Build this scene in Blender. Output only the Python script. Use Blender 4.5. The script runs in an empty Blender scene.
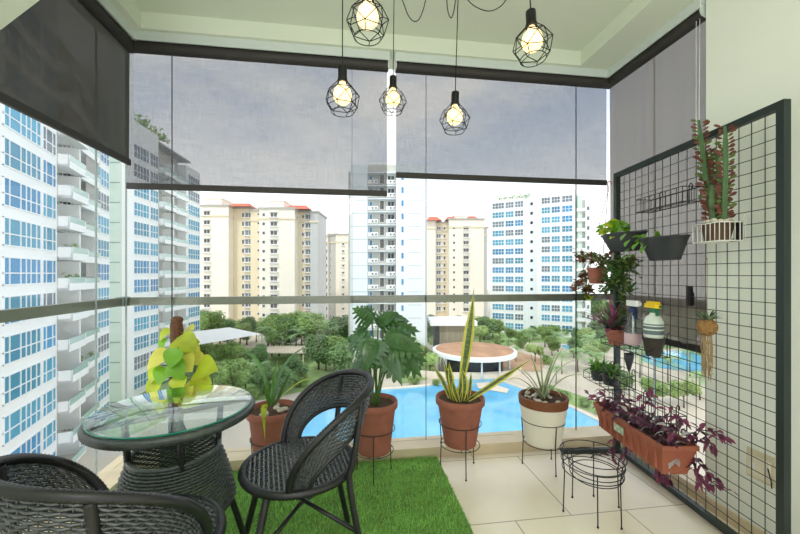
import bpy, math, random
from mathutils import Vector, Matrix
random.seed(7)
R = random.random
def U(a, b): return a + (b-a)*random.random()
PI = math.pi
scn = bpy.context.scene
COL = scn.collection

# ------------------------------------------------------------------ camera
FPX, HX, HY, EYE = 363.0, 400.0, 274.0, 1.22
YAW = math.radians(7.84)
CR = Vector((math.cos(YAW), -math.sin(YAW), 0)); CF = Vector((math.sin(YAW), math.cos(YAW), 0))
GZ = -18.0
def W(px, py, d):                       # point seen at a pixel at depth d
    return CR*(d*(px-HX)/FPX) + CF*d + Vector((0, 0, EYE-(py-HY)*d/FPX))
def G(px, py, z=0.0):                   # point seen at a pixel at height z
    return W(px, py, (EYE-z)*FPX/(py-HY))
def L(px, y=None, x=None, z=0.0):       # point on the vertical plane y=.. or x=.. in the direction px
    k = (px-HX)/FPX; v = CR*k + CF
    d = y/v.y if y is not None else x/v.x
    return Vector((v.x*d, v.y*d, z))
def depth(p): return p.dot(CF)
cam = bpy.data.cameras.new('camera'); co = bpy.data.objects.new('camera', cam); COL.objects.link(co)
co.location = (0, 0, EYE); co.rotation_euler = (PI/2, 0, -YAW)
cam.sensor_width = 36; cam.lens = 36*FPX/800; cam.shift_y = 7/800; cam.clip_start = .05; cam.clip_end = 900
scn.camera = co
scn.view_settings.view_transform = 'Standard'; scn.view_settings.look = 'None'
scn.view_settings.gamma = 1; scn.view_settings.exposure = 0.2; scn.view_settings.use_curve_mapping = False

# ------------------------------------------------------------------ materials
def lin(c):
    return tuple((x/255/12.92 if x/255 <= .04045 else ((x/255+.055)/1.055)**2.4) for x in c)
MATS = {}
def mat(name, c, rough=.5, metal=0.0, noise=None, bump=None, sub=None, spec=.5, emit=None, rand=0.0, c2=None, stretch=(1, 1, 1)):
    m = bpy.data.materials.new(name); m.use_nodes = True; nt = m.node_tree; N = nt.nodes; K = nt.links
    b = N['Principled BSDF']; col = (*lin(c), 1)
    b.inputs['Base Color'].default_value = col; b.inputs['Roughness'].default_value = rough
    b.inputs['Metallic'].default_value = metal; b.inputs['Specular IOR Level'].default_value = spec
    tc = N.new('ShaderNodeTexCoord'); mp = N.new('ShaderNodeMapping'); mp.inputs['Scale'].default_value = stretch
    K.new(tc.outputs['Object'], mp.inputs['Vector'])
    last = None
    if noise:
        n = N.new('ShaderNodeTexNoise'); n.inputs['Scale'].default_value = noise[0]; n.inputs['Detail'].default_value = 4
        K.new(mp.outputs['Vector'], n.inputs['Vector'])
        r = N.new('ShaderNodeMapRange'); r.inputs['From Min'].default_value = .3; r.inputs['From Max'].default_value = .7
        K.new(n.outputs['Fac'], r.inputs['Value'])
        mx = N.new('ShaderNodeMix'); mx.data_type = 'RGBA'
        a = noise[1]
        mx.inputs['A'].default_value = (*[x*(1-a) for x in col[:3]], 1)
        mx.inputs['B'].default_value = (*lin(c2), 1) if c2 else (*[min(1, x*(1+a)) for x in col[:3]], 1)
        K.new(r.outputs['Result'], mx.inputs['Factor']); K.new(mx.outputs['Result'], b.inputs['Base Color']); last = mx.outputs['Result']
    if rand:
        oi = N.new('ShaderNodeObjectInfo'); hs = N.new('ShaderNodeHueSaturation')
        rr = N.new('ShaderNodeMapRange'); rr.inputs['To Min'].default_value = 1-rand; rr.inputs['To Max'].default_value = 1+rand
        K.new(oi.outputs['Random'], rr.inputs['Value']); K.new(rr.outputs['Result'], hs.inputs['Value'])
        if last: K.new(last, hs.inputs['Color'])
        else: hs.inputs['Color'].default_value = col
        K.new(hs.outputs['Color'], b.inputs['Base Color'])
    if bump:
        n = N.new('ShaderNodeTexNoise'); n.inputs['Scale'].default_value = bump[0]; n.inputs['Detail'].default_value = 5
        K.new(mp.outputs['Vector'], n.inputs['Vector'])
        bp = N.new('ShaderNodeBump'); bp.inputs['Strength'].default_value = bump[1]; bp.inputs['Distance'].default_value = .01
        K.new(n.outputs['Fac'], bp.inputs['Height']); K.new(bp.outputs['Normal'], b.inputs['Normal'])
    if sub:                              # thin leaf: some light comes through
        out = N['Material Output']; tr = N.new('ShaderNodeBsdfTranslucent'); mxs = N.new('ShaderNodeMixShader')
        mxs.inputs['Fac'].default_value = sub
        if last: K.new(last, tr.inputs['Color'])
        else: tr.inputs['Color'].default_value = col
        K.new(b.outputs[0], mxs.inputs[1]); K.new(tr.outputs[0], mxs.inputs[2]); K.new(mxs.outputs[0], out.inputs['Surface'])
    if emit:
        b.inputs['Emission Color'].default_value = (*lin(emit[0]), 1); b.inputs['Emission Strength'].default_value = emit[1]
    MATS[name] = m
    return m
def glass(name, tint, f0=.04, k=1.0, rough=0.0, refl=(1, 1, 1)):      # thin pane: clear, with a mirror share that grows towards grazing (Schlick)
    m = bpy.data.materials.new(name); m.use_nodes = True; nt = m.node_tree; N = nt.nodes; K = nt.links
    N.remove(N['Principled BSDF'])
    t = N.new('ShaderNodeBsdfTransparent'); t.inputs['Color'].default_value = (*tint, 1)
    g = N.new('ShaderNodeBsdfGlossy'); g.inputs['Roughness'].default_value = rough; g.inputs['Color'].default_value = (*refl, 1)
    ge = N.new('ShaderNodeNewGeometry'); dt = N.new('ShaderNodeVectorMath'); dt.operation = 'DOT_PRODUCT'; K.new(ge.outputs['Incoming'], dt.inputs[0]); K.new(ge.outputs['Normal'], dt.inputs[1])
    def mth(op, x, y=None):
        n = N.new('ShaderNodeMath'); n.operation = op
        for i, q in enumerate((x, y)):
            if q is None: continue
            if isinstance(q, (int, float)): n.inputs[i].default_value = q
            else: K.new(q, n.inputs[i])
        return n.outputs[0]
    p = mth('POWER', mth('SUBTRACT', 1.0, mth('ABSOLUTE', dt.outputs['Value'])), 5.0)
    f = mth('ADD', mth('MULTIPLY', p, k*(1-f0)), f0)
    mx = N.new('ShaderNodeMixShader'); K.new(f, mx.inputs['Fac']); K.new(t.outputs[0], mx.inputs[1]); K.new(g.outputs[0], mx.inputs[2])
    K.new(mx.outputs[0], N['Material Output'].inputs['Surface']); MATS[name] = m
    return m
def fabric(name, c, openness, through, wave=700):     # sunscreen cloth: holes between the threads, threads that glow a little
    m = bpy.data.materials.new(name); m.use_nodes = True; nt = m.node_tree; N = nt.nodes; K = nt.links
    N.remove(N['Principled BSDF'])
    d = N.new('ShaderNodeBsdfDiffuse'); tl = N.new('ShaderNodeBsdfTranslucent'); t = N.new('ShaderNodeBsdfTransparent')
    tc = N.new('ShaderNodeTexCoord'); mp = N.new('ShaderNodeMapping'); mp.inputs['Scale'].default_value = (160, 160, 9)
    K.new(tc.outputs['Object'], mp.inputs['Vector'])
    n = N.new('ShaderNodeTexNoise'); n.inputs['Scale'].default_value = 1.0; n.inputs['Detail'].default_value = 3
    K.new(mp.outputs['Vector'], n.inputs['Vector'])
    mp2 = N.new('ShaderNodeMapping'); mp2.inputs['Scale'].default_value = (7, 7, 160); K.new(tc.outputs['Object'], mp2.inputs['Vector'])
    n2 = N.new('ShaderNodeTexNoise'); n2.inputs['Scale'].default_value = 1.0; n2.inputs['Detail'].default_value = 3; K.new(mp2.outputs['Vector'], n2.inputs['Vector'])
    ad = N.new('ShaderNodeMath'); ad.operation = 'ADD'; K.new(n.outputs['Fac'], ad.inputs[0]); K.new(n2.outputs['Fac'], ad.inputs[1])
    r = N.new('ShaderNodeMapRange'); r.inputs['From Min'].default_value = .7; r.inputs['From Max'].default_value = 1.3
    r.inputs['To Min'].default_value = openness*.9; r.inputs['To Max'].default_value = openness*1.1
    K.new(ad.outputs[0], r.inputs['Value'])
    d.inputs['Color'].default_value = (*lin(c), 1); tl.inputs['Color'].default_value = (*lin(c), 1)
    a = N.new('ShaderNodeMixShader'); a.inputs['Fac'].default_value = through; K.new(d.outputs[0], a.inputs[1]); K.new(tl.outputs[0], a.inputs[2])
    b = N.new('ShaderNodeMixShader'); K.new(r.outputs['Result'], b.inputs['Fac']); K.new(a.outputs[0], b.inputs[1]); K.new(t.outputs[0], b.inputs[2])
    K.new(b.outputs[0], N['Material Output'].inputs['Surface']); MATS[name] = m
    return m
def tiles(name, c, size, grout, ox=0, oy=0):
    m = mat(name, c, rough=.25, noise=(3, .05)); nt = m.node_tree; N = nt.nodes; K = nt.links; b = N['Principled BSDF']
    src = b.inputs['Base Color'].links[0].from_socket
    tc = N.new('ShaderNodeTexCoord'); mp = N.new('ShaderNodeMapping'); mp.inputs['Location'].default_value = (ox, oy, 0)
    K.new(tc.outputs['Object'], mp.inputs['Vector'])
    br = N.new('ShaderNodeTexBrick'); br.offset = .5; br.inputs['Scale'].default_value = 1
    br.inputs['Brick Width'].default_value = size; br.inputs['Row Height'].default_value = size; br.inputs['Mortar Size'].default_value = .003
    br.inputs['Mortar Smooth'].default_value = 0; br.inputs['Mortar'].default_value = (*lin(grout), 1)
    K.new(mp.outputs['Vector'], br.inputs['Vector']); K.new(src, br.inputs['Color1']); K.new(src, br.inputs['Color2'])
    K.new(br.outputs['Color'], b.inputs['Base Color'])
    return m

mat('plaster', (232, 236, 226), .85, noise=(2, .02)); mat('ceiling_paint', (212, 220, 202), .9, noise=(2, .02))
tiles('floor_tile', (238, 228, 206), .60, (176, 164, 140), .09, .1)
mat('curb_stone', (208, 192, 160), .45, noise=(6, .08)); mat('silver', (206, 216, 212), .35, .15); mat('rail_metal', (124, 126, 114), .38, .75)
mat('charcoal', (44, 42, 38), .6); mat('joint', (128, 142, 140), .5)
glass('pane_glass', (.985, .995, .985), .012, .35); glass('table_glass', (.93, .975, .95), .07, 1.3, .01, (.95, 1, .98)); mat('glass_edge', (40, 130, 112), .15, noise=(30, .2))
fabric('blind_front', (92, 92, 98), .33, .5); fabric('blind_dark', (74, 72, 68), .03, .16); fabric('blind_side', (120, 113, 104), .11, .5)
mat('wicker', (66, 70, 72), .25, noise=(60, .35), spec=.9); mat('wicker_frame', (30, 31, 32), .35); mat('wicker_green', (64, 71, 68), .38, noise=(60, .3), spec=.6)
mat('black_metal', (22, 23, 24), .4, .3); mat('frame_green', (38, 50, 47), .45, .2); mat('wire_black', (28, 30, 34), .5); mat('wire_white', (226, 226, 218), .5)
mat('terracotta', (152, 92, 74), .75, noise=(14, .14)); mat('terracotta_wet', (140, 80, 62), .75, noise=(14, .2)); mat('trough_clay', (158, 90, 68), .7, noise=(10, .15))
mat('cream_pot', (226, 222, 206), .5, noise=(6, .04)); mat('brown_band', (118, 68, 38), .6, noise=(10, .1)); mat('dark_plastic', (44, 48, 52), .5, noise=(8, .1)); mat('black_pot', (54, 48, 42), .7, noise=(14, .2)); mat('brown_clay', (86, 62, 46), .8, noise=(20, .2))
mat('steel', (176, 176, 170), .28, .9); mat('soil', (74, 54, 38), .95, noise=(40, .5), bump=(60, .8)); mat('pebble', (206, 198, 184), .8, noise=(20, .15), rand=.15)
mat('coir', (96, 64, 44), .95, noise=(60, .45), bump=(90, 1)); mat('coir_ball', (152, 114, 68), .95, noise=(60, .35), bump=(90, 1)); mat('string', (120, 110, 90), .9); mat('rootlet', (176, 150, 110), .9)
mat('label_green', (120, 170, 120), .6, noise=(60, .3), c2=(220, 226, 210))
mat('turf_base', (104, 146, 70), .95, noise=(9, .3)); mat('turf_a', (142, 194, 94), .7, sub=.35, noise=(5, .25)); mat('turf_b', (168, 216, 118), .7, sub=.35, noise=(5, .2)); mat('turf_c', (150, 148, 78), .8, noise=(5, .2))
mat('leaf_lime', (182, 198, 50), .4, sub=.4, noise=(9, .25)); mat('leaf_yellow', (216, 212, 92), .4, sub=.4, noise=(9, .15)); mat('leaf_bright', (120, 176, 40), .4, sub=.4, noise=(9, .2))
mat('leaf_dark', (70, 112, 60), .22, spec=.7, sub=.22, noise=(14, .25)); mat('leaf_mid', (92, 140, 58), .35, sub=.3, noise=(9, .2)); mat('leaf_midb', (70, 112, 52), .4, sub=.25, noise=(9, .25))
mat('stem_green', (84, 122, 56), .5, noise=(20, .2)); mat('snake_green', (66, 98, 54), .4, noise=(26, .5), c2=(120, 142, 84), stretch=(1, 1, 3)); mat('snake_edge', (206, 200, 84), .4)
mat('agave', (126, 148, 112), .45, noise=(12, .2)); mat('agave_light', (190, 196, 156), .45)
mat('purple_leaf', (128, 62, 92), .45, sub=.3, noise=(16, .3)); mat('purple_dark', (74, 38, 56), .45, sub=.2, noise=(16, .3)); mat('silver_leaf', (186, 178, 178), .4, sub=.2); mat('rhoeo_purple', (164, 88, 122), .45, sub=.3, noise=(30, .35)); mat('rhoeo_green', (84, 104, 84), .45, noise=(10, .2))
mat('reddish_leaf', (134, 84, 58), .5, sub=.3, noise=(16, .3)); mat('olive_leaf', (100, 116, 62), .5, sub=.3, noise=(16, .3)); mat('rust_leaf', (110, 66, 52), .6, sub=.2, noise=(16, .3)); mat('euphorbia', (58, 96, 46), .5, noise=(10, .3))
mat('yellow_plastic', (238, 200, 24), .4); mat('green_plastic', (24, 104, 66), .4); mat('blue_plastic', (34, 44, 88), .4); mat('white_plastic', (232, 234, 232), .4)
mat('tube_plastic', (220, 230, 232), .3); glass('bottle_clear', (.86, .93, .95), .06, 1.0, .05); mat('bottle_milk', (214, 224, 214), .4); mat('bottle_label', (92, 110, 112), .5, noise=(30, .3)); mat('pink_label', (204, 176, 182), .5)
mat('socket_plate', (226, 220, 200), .6, noise=(12, .1)); mat('socket_stain', (206, 198, 170), .8, noise=(14, .15)); mat('black_plastic', (26, 26, 28), .5)
mat('bulb', (255, 236, 190), .4, emit=((255, 220, 150), 1.5))
# outside
mat('tower_white', (242, 244, 242), .8, noise=(.15, .02)); mat('tower_blue_white', (234, 241, 243), .8, noise=(.1, .02)); mat('pale_mint', (208, 226, 216), .7, noise=(.2, .03)); mat('joint_grey', (150, 172, 168), .8)
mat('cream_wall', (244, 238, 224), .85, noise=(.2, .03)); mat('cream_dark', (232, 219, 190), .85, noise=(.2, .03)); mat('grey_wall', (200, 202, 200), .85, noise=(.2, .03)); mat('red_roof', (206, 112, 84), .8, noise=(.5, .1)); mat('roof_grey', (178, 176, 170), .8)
mat('win_frame', (240, 242, 242), .6); mat('glass_blue', (74, 142, 186), .25, spec=.2, rand=.22); mat('glass_teal', (88, 158, 186), .25, spec=.2, rand=.2); mat('glass_grey', (116, 128, 138), .25, spec=.2, rand=.2); mat('glass_dark', (48, 58, 64), .25, spec=.2, rand=.2)
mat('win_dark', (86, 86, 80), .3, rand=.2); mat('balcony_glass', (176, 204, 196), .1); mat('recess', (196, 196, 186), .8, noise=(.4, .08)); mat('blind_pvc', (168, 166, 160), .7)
mat('paving', (206, 196, 178), .9, noise=(.12, .12)); mat('lawn', (140, 166, 104), .95, noise=(.3, .25)); mat('pool_water', (112, 192, 232), .06, noise=(.25, .12)); mat('coping', (226, 214, 194), .8, noise=(.5, .06))
mat('deck', (196, 160, 130), .9, noise=(.3, .15)); mat('roof_garden', (190, 148, 116), .95, noise=(.35, .2)); mat('timber', (168, 160, 138), .8, noise=(3, .15), stretch=(1, 1, .05)); mat('sail', (240, 240, 236), .7)
mat('tree_a', (150, 178, 108), .8, sub=.3, noise=(2.5, .35), rand=.2); mat('tree_b', (178, 200, 130), .8, sub=.3, noise=(2.5, .3), rand=.2); mat('tree_c', (124, 156, 100), .8, sub=.25, noise=(2.5, .35), rand=.2); mat('palm_leaf', (156, 188, 132), .7, sub=.3, noise=(3, .25), rand=.15)  # crown colours lightened to stand in for distance haze
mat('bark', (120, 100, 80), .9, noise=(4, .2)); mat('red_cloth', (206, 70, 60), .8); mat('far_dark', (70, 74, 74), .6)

# ------------------------------------------------------------------ mesh helpers
class MB:
    def __init__(s): s.v = []; s.f = []; s.m = []; s.k = 0
    def add(s, vs, fs, k=None):
        o = len(s.v); s.v += [tuple(p) for p in vs]; k = s.k if k is None else k
        for f in fs: s.f.append(tuple(i+o for i in f)); s.m.append(k)
    def box(s, a, b, k=None):
        x0, y0, z0 = a; x1, y1, z1 = b
        s.add([(x0, y0, z0), (x1, y0, z0), (x1, y1, z0), (x0, y1, z0), (x0, y0, z1), (x1, y0, z1), (x1, y1, z1), (x0, y1, z1)],
              [(0, 3, 2, 1), (4, 5, 6, 7), (0, 1, 5, 4), (1, 2, 6, 5), (2, 3, 7, 6), (3, 0, 4, 7)], k); return s
    def prism(s, poly, z0, z1, k=None):
        n = len(poly)
        s.add([(p[0], p[1], z0) for p in poly]+[(p[0], p[1], z1) for p in poly],
              [tuple(range(n-1, -1, -1)), tuple(range(n, 2*n))]+[(i, (i+1) % n, n+(i+1) % n, n+i) for i in range(n)], k); return s
    def tube(s, pts, r, n=6, closed=False, k=None):
        pts = [Vector(p) for p in pts]; m = len(pts); rs = r if isinstance(r, (list, tuple)) else [r]*m
        vs = []; fs = []; ref = None
        for i, p in enumerate(pts):
            a = pts[(i-1) % m] if (closed or i > 0) else p; b = pts[(i+1) % m] if (closed or i < m-1) else p
            t = (b-a); t = t.normalized() if t.length > 1e-9 else Vector((0, 0, 1))
            if ref is None: ref = Vector((0, 0, 1)) if abs(t.z) < .9 else Vector((1, 0, 0))
            x = (ref-t*ref.dot(t)); x = x.normalized() if x.length > 1e-6 else t.orthogonal().normalized()
            ref = x; y = t.cross(x)
            for j in range(n):
                c = 2*PI*j/n; vs.append(p+(x*math.cos(c)+y*math.sin(c))*rs[i])
        for i in range(m if closed else m-1):
            for j in range(n):
                a = i*n+j; b = i*n+(j+1) % n; i2 = (i+1) % m
                fs.append((a, b, i2*n+(j+1) % n, i2*n+j))
        if not closed: fs += [tuple(range(n-1, -1, -1)), tuple((m-1)*n+j for j in range(n))]
        s.add(vs, fs, k); return s
    def lathe(s, prof, n=32, c=(0, 0, 0), k=None, ks=None):
        vs = []; m = len(prof)
        for r, z in prof:
            for j in range(n):
                a = 2*PI*j/n; vs.append((c[0]+r*math.cos(a), c[1]+r*math.sin(a), c[2]+z))
        for i in range(m-1):
            s_f = [(i*n+j, i*n+(j+1) % n, (i+1)*n+(j+1) % n, (i+1)*n+j) for j in range(n)]
            if i == 0: s.add(vs, s_f, ks[0] if ks else k); base = len(s.v)-len(vs)
            else:
                for f in s_f: s.f.append(tuple(q+base for q in f)); s.m.append(ks[i] if ks else (s.k if k is None else k))
        return s
    def disc(s, r, z, n=32, c=(0, 0), k=None, flip=False):
        s.add([(c[0]+r*math.cos(2*PI*j/n), c[1]+r*math.sin(2*PI*j/n), z) for j in range(n)], [tuple(range(n))[::-1 if flip else 1]], k); return s
    def ring(s, r, z, t, n=32, c=(0, 0), k=None, m=6):
        return s.tube([(c[0]+r*math.cos(2*PI*j/n), c[1]+r*math.sin(2*PI*j/n), z) for j in range(n)], t, m, True, k)
    def ball(s, c, r, n=10, sc=(1, 1, 1), k=None):
        vs = []; fs = []; h = n//2
        for i in range(h+1):
            a = PI*i/h
            for j in range(n):
                b = 2*PI*j/n; vs.append((c[0]+r*sc[0]*math.sin(a)*math.cos(b), c[1]+r*sc[1]*math.sin(a)*math.sin(b), c[2]+r*sc[2]*math.cos(a)))
        for i in range(h):
            for j in range(n): fs.append((i*n+j, (i+1)*n+j, (i+1)*n+(j+1) % n, i*n+(j+1) % n))
        s.add(vs, fs, k); return s
    def blade(s, pts, ws, nrm, fold=0.0, ks=(0, 0)):      # a leaf along pts, two (or more) columns of faces
        pts = [Vector(p) for p in pts]; m = len(pts); nc = len(ks); vs = []; fk = []
        for i, p in enumerate(pts):
            t = (pts[min(i+1, m-1)]-pts[max(i-1, 0)]); t = t.normalized() if t.length > 1e-9 else Vector((0, 0, 1))
            n_ = nrm[i] if isinstance(nrm, list) else nrm
            sd = t.cross(n_); sd = sd.normalized() if sd.length > 1e-6 else t.orthogonal().normalized()
            up = sd.cross(t)
            for c in range(nc+1):
                q = 2*c/nc-1; vs.append(p+sd*(q*ws[i]/2)+up*(abs(q)*fold*ws[i]))
        w = nc+1
        for i in range(m-1):
            for c in range(nc): s.add([], [], 0); fk.append(((i*w+c, i*w+c+1, (i+1)*w+c+1, (i+1)*w+c), ks[c]))
        o = len(s.v); s.v += [tuple(p) for p in vs]
        for f, k in fk: s.f.append(tuple(i+o for i in f)); s.m.append(k)
        return s
    def build(s, name, mats, parent=None, smooth=True, loc=None):
        me = bpy.data.meshes.new(name); me.from_pydata(s.v, [], s.f)
        for m in (mats if isinstance(mats, (list, tuple)) else [mats]): me.materials.append(MATS[m])
        me.polygons.foreach_set('material_index', s.m); me.polygons.foreach_set('use_smooth', [bool(smooth)]*len(s.f)); me.update()
        o = bpy.data.objects.new(name, me); COL.objects.link(o)
        if smooth == 'auto':
            try: me.set_sharp_from_angle(angle=math.radians(40))
            except Exception: pass
        if parent: o.parent = parent
        if loc: o.location = loc
        return o
def bez(a, c, b, n=10):
    a, b, c = Vector(a), Vector(b), Vector(c)
    return [a*(1-t)**2+c*2*t*(1-t)+b*t*t for t in [i/n for i in range(n+1)]]
def thing(name, label, cat, loc=(0, 0, 0), rz=0.0, group=None):
    o = bpy.data.objects.new(name, None); COL.objects.link(o); o.location = loc; o.rotation_euler = (0, 0, rz); o.empty_display_size = .05
    o['label'] = label; o['category'] = cat
    if group: o['group'] = group
    return o
def struct(o): o['kind'] = 'structure'; return o
def link_copy(o, parent=None, name=None):
    c = o.copy(); COL.objects.link(c)
    if parent: c.parent = parent
    return c
def inst(name, me, parent, loc=(0, 0, 0), rz=0.0):
    o = bpy.data.objects.new(name, me); COL.objects.link(o); o.parent = parent; o.location = loc; o.rotation_euler = (0, 0, rz); return o
def copy_thing(root, loc, rz, label):
    r = link_copy(root); r.location = loc; r.rotation_euler = (0, 0, rz); r['label'] = label
    for ch in list(root.children):
        c = link_copy(ch, r)
        for g in list(ch.children): link_copy(g, c)
    return r

# ------------------------------------------------------------------ room shell
XL, XR, YG, XW = -1.383, 1.93, 2.475, 1.85       # glass planes; solid wall
YWE = L(706, x=XW).y
YB = -1.7
struct(MB().box((XL-.08, YB, -.15), (XR+.08, YG+.06, 0)).build('floor', 'floor_tile', smooth=False))
c = MB(); c.box((XL-.12, YB, 2.78), (XR+.1, YG+.1, 2.95))
struct(c.build('ceiling', 'ceiling_paint', smooth=False))
c = MB(); c.box((XL-.12, 2.345, 2.68), (XR+.1, YG+.1, 2.78)); c.box((XL-.12, YB, 2.68), (-1.23, 2.345, 2.78)); c.box((1.60, YB, 2.68), (XR+.1, 2.345, 2.78))
struct(c.build('trim_ceiling', 'ceiling_paint', smooth=False))
struct(MB().box((XW, YB, 0), (XW+.14, YWE, 2.68)).build('wall_right', 'plaster', smooth=False))
struct(MB().box((XW-.014, YB, 0), (XW, YWE, .06)).build('baseboard_right', 'curb_stone', smooth=False))
struct(MB().box((XL-.10, YB, 0), (XL+.02, 1.15, 2.68)).build('wall_left', 'plaster', smooth=False))
c = MB(); c.add([(XL-.02, y, z) for y, z in ((1.6, 2.10), (YB, 2.10))]+[(XL-.02, y, 2.68) for y in (1.6, YB)]+[(-.80, y, 2.68) for y in (1.6, YB)],
      [(0, 2, 4), (1, 5, 3), (0, 4, 5, 1), (0, 1, 3, 2), (2, 3, 5, 4)])
struct(c.build('trim_bulkhead', 'ceiling_paint', smooth=False))
# curbs under the glass
struct(MB().box((XL-.06, 2.355, 0), (XR+.06, YG+.05, .07)).build('trim_front', 'curb_stone', smooth=False))
struct(MB().box((XL-.06, -1, 0), (XL+.11, 2.355, .07)).build('trim_left', 'curb_stone', smooth=False))
struct(MB().box((XW+.005, YWE, 0), (XR+.06, 2.355, .07)).build('trim_right', 'curb_stone', smooth=False))
# glass panels
gi = 0
xs = [XL]+[L(p, y=YG).x for p in (172, 352, 426, 576)]+[XR]
for a, b in zip(xs, xs[1:]):
    gi += 1; m = MB(); m.box((a+.002, YG-.004, .07), (b-.002, YG+.004, 2.62), 0)
    for x in (a, b):
        if XL < x < XR: m.box((x-.0013, YG-.005, .07), (x+.0013, YG+.005, 2.62), 1)
    struct(m.build('window_%d' % gi, ['pane_glass', 'joint'], smooth=False))
YJ = L(96, x=XL).y
for a, b in ((1.15, YJ), (YJ, YG)):
    gi += 1; m = MB(); m.box((XL-.004, a+.003, .07), (XL+.004, b-.003, 2.62), 0); m.box((XL-.005, b-.0015, .07), (XL+.005, b+.0015, 2.62), 1)
    struct(m.build('window_%d' % gi, ['pane_glass', 'joint'], smooth=False))
for a, b in ((YWE+.02, 2.08), (2.08, YG)):
    gi += 1; m = MB(); m.box((XR-.004, a+.003, .07), (XR+.004, b-.003, 2.62), 0); m.box((XR-.005, a-.0015, .07), (XR+.005, a+.0015, 2.62), 1)
    struct(m.build('window_%d' % gi, ['pane_glass', 'joint'], smooth=False))
# top rail outside the glass
m = MB(); m.box((XL-.03, YG+.012, 1.022), (XR+.03, YG+.05, 1.072)); m.box((XL-.05, 1.0, 1.022), (XL-.012, YG+.05, 1.072)); m.box((XR+.012, YWE, 1.022), (XR+.05, YG+.05, 1.072))
m.box((XL-.052, YG-.02, 1.018), (XL+.0-.006, YG+.052, 1.076), 1)
struct(m.build('trim_railing', ['rail_metal', 'joint'], smooth=False))

# ------------------------------------------------------------------ roller blinds
def blind(label, a, b, zb, ztop, fab, inward, chain=None, wav=0.0):
    """a, b: ends of the cloth in plan; inward: unit vector into the room"""
    a, b = Vector((*a, 0)), Vector((*b, 0)); t = (b-a); ln = t.length; rz = math.atan2(t.y, t.x); t = t.normalized()
    sgn = 1 if Vector((-t.y, t.x, 0)).dot(Vector((*inward, 0))) > 0 else -1
    root = thing('roller_blind', label, 'blind', (a.x, a.y, ztop), rz)
    m = MB(); n = 40; vs = []
    rows = (0, .25, .5, .75, 1)
    for r_ in rows:
        for i in range(n+1):
            x = ln*i/n; y = sgn*wav*r_*math.sin(i*.9+1.3)*(.5+.5*math.sin(i*.37))
            vs.append((x, y, -(ztop-zb)*r_))
    m.add(vs, [(r_*(n+1)+i, r_*(n+1)+i+1, (r_+1)*(n+1)+i+1, (r_+1)*(n+1)+i) for r_ in range(len(rows)-1) for i in range(n)])
    m.build('fabric', fab, root)
    bb = MB(); bb.box((0, -.008, zb-ztop-.03), (ln, .008, zb-ztop+.006)); bb.build('bottom_bar', 'charcoal', root, smooth=False)
    cs = MB(); cs.tube([(-.005, sgn*.012, .010), (ln+.005, sgn*.012, .010)], .036, 16); cs.build('roller', 'charcoal', root, smooth='auto')
    cv = MB(); cv.box((-.01, sgn*.0-.02, .05), (ln+.01, sgn*.056, .078)); cv.box((-.012, sgn*.056-.004, .026), (ln+.012, sgn*.056+.004, .080)); cv.build('cassette', 'silver', root, smooth=False)
    for xa in (-.008, ln+.002): br = MB(); br.tube([(xa, sgn*.012, .018), (xa+.006, sgn*.012, .018)], .042, 16); br.build('end_bracket', 'silver', root, smooth='auto')
    if chain:
        x, z0 = chain
        ch = MB(); ch.tube([(x, sgn*.035, 0), (x+.003, sgn*.036, (z0-ztop)*.5), (x, sgn*.035, z0-ztop)], .0018, 5); ch.tube([(x+.02, sgn*.035, 0), (x+.02, sgn*.036, (z0-ztop)*.5), (x, sgn*.035, z0-ztop)], .0018, 5)
        ch.build('chain', 'white_plastic', root)
    return root
ZT = 2.60
YBL = YG-.045
blind('wide translucent grey front blind hanging lower, in front of the stepped tower', (XL+.03, YBL), (L(387, y=YBL).x, YBL), L(250, y=YBL).z+EYE+(274-188)*2.33/FPX, ZT, 'blind_front', (0, -1))
blind('translucent grey roller blind on the front glass, raised higher, above the pool pavilion', (L(396, y=YBL).x, YBL), (L(606.5, y=YBL).x, YBL), 1.90, ZT, 'blind_front', (0, -1))
blind('almost opaque charcoal roller blind covering the side glass over the balcony tower', (XL+.045, 1.12), (XL+.045, YBL-.0), 1.915, ZT, 'blind_dark', (1, 0), wav=.010)
rb = blind('long rippled grey roller blind behind the black grid panel', (XR-.045, YWE+.022), (XR-.045, YBL-.005), .825, ZT, 'blind_side', (-1, 0), chain=(.012, 1.5), wav=.022)
m = MB(); m.box((-.012, -.01, -.055), (.012, .01, .055)); m.box((-.016, -.006, -.05), (.004, -.014, .02)); o = m.build('chain_tensioner', 'black_plastic', rb, smooth=False)
p = L(685.5, x=XR-.08); o.location = rb.matrix_basis.inverted() @ Vector((XR-.055, p.y, 1.22-22*depth(p)/FPX))

# ------------------------------------------------------------------ artificial turf
xm = .572; x0 = XL+.115
root = thing('turf_mat', 'bright green artificial grass mat on the tiles under the wicker chairs', 'turf mat', (0, 0, 0))
MB().box((x0, .55, 0.0), (xm, 2.352, .008)).build('backing', 'turf_base', root, smooth=False)
m = MB()
for i in range(46000):
    x = U(x0, xm); y = .75+(2.35-.75)*R()
    h = U(.012, .028); a = U(0, 2*PI); w = U(.0016, .003); lx, ly = U(-.012, .012), U(-.012, .012)
    k = 0 if R() < .55 else (1 if R() < .88 else 2)
    m.add([(x-w*math.cos(a), y-w*math.sin(a), .008), (x+w*math.cos(a), y+w*math.sin(a), .008), (x+lx, y+ly, .008+h)], [(0, 1, 2)], k)
o = m.build('grass_blades', ['turf_a', 'turf_b', 'turf_c'], root, smooth=False); o['kind'] = 'stuff'

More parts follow.
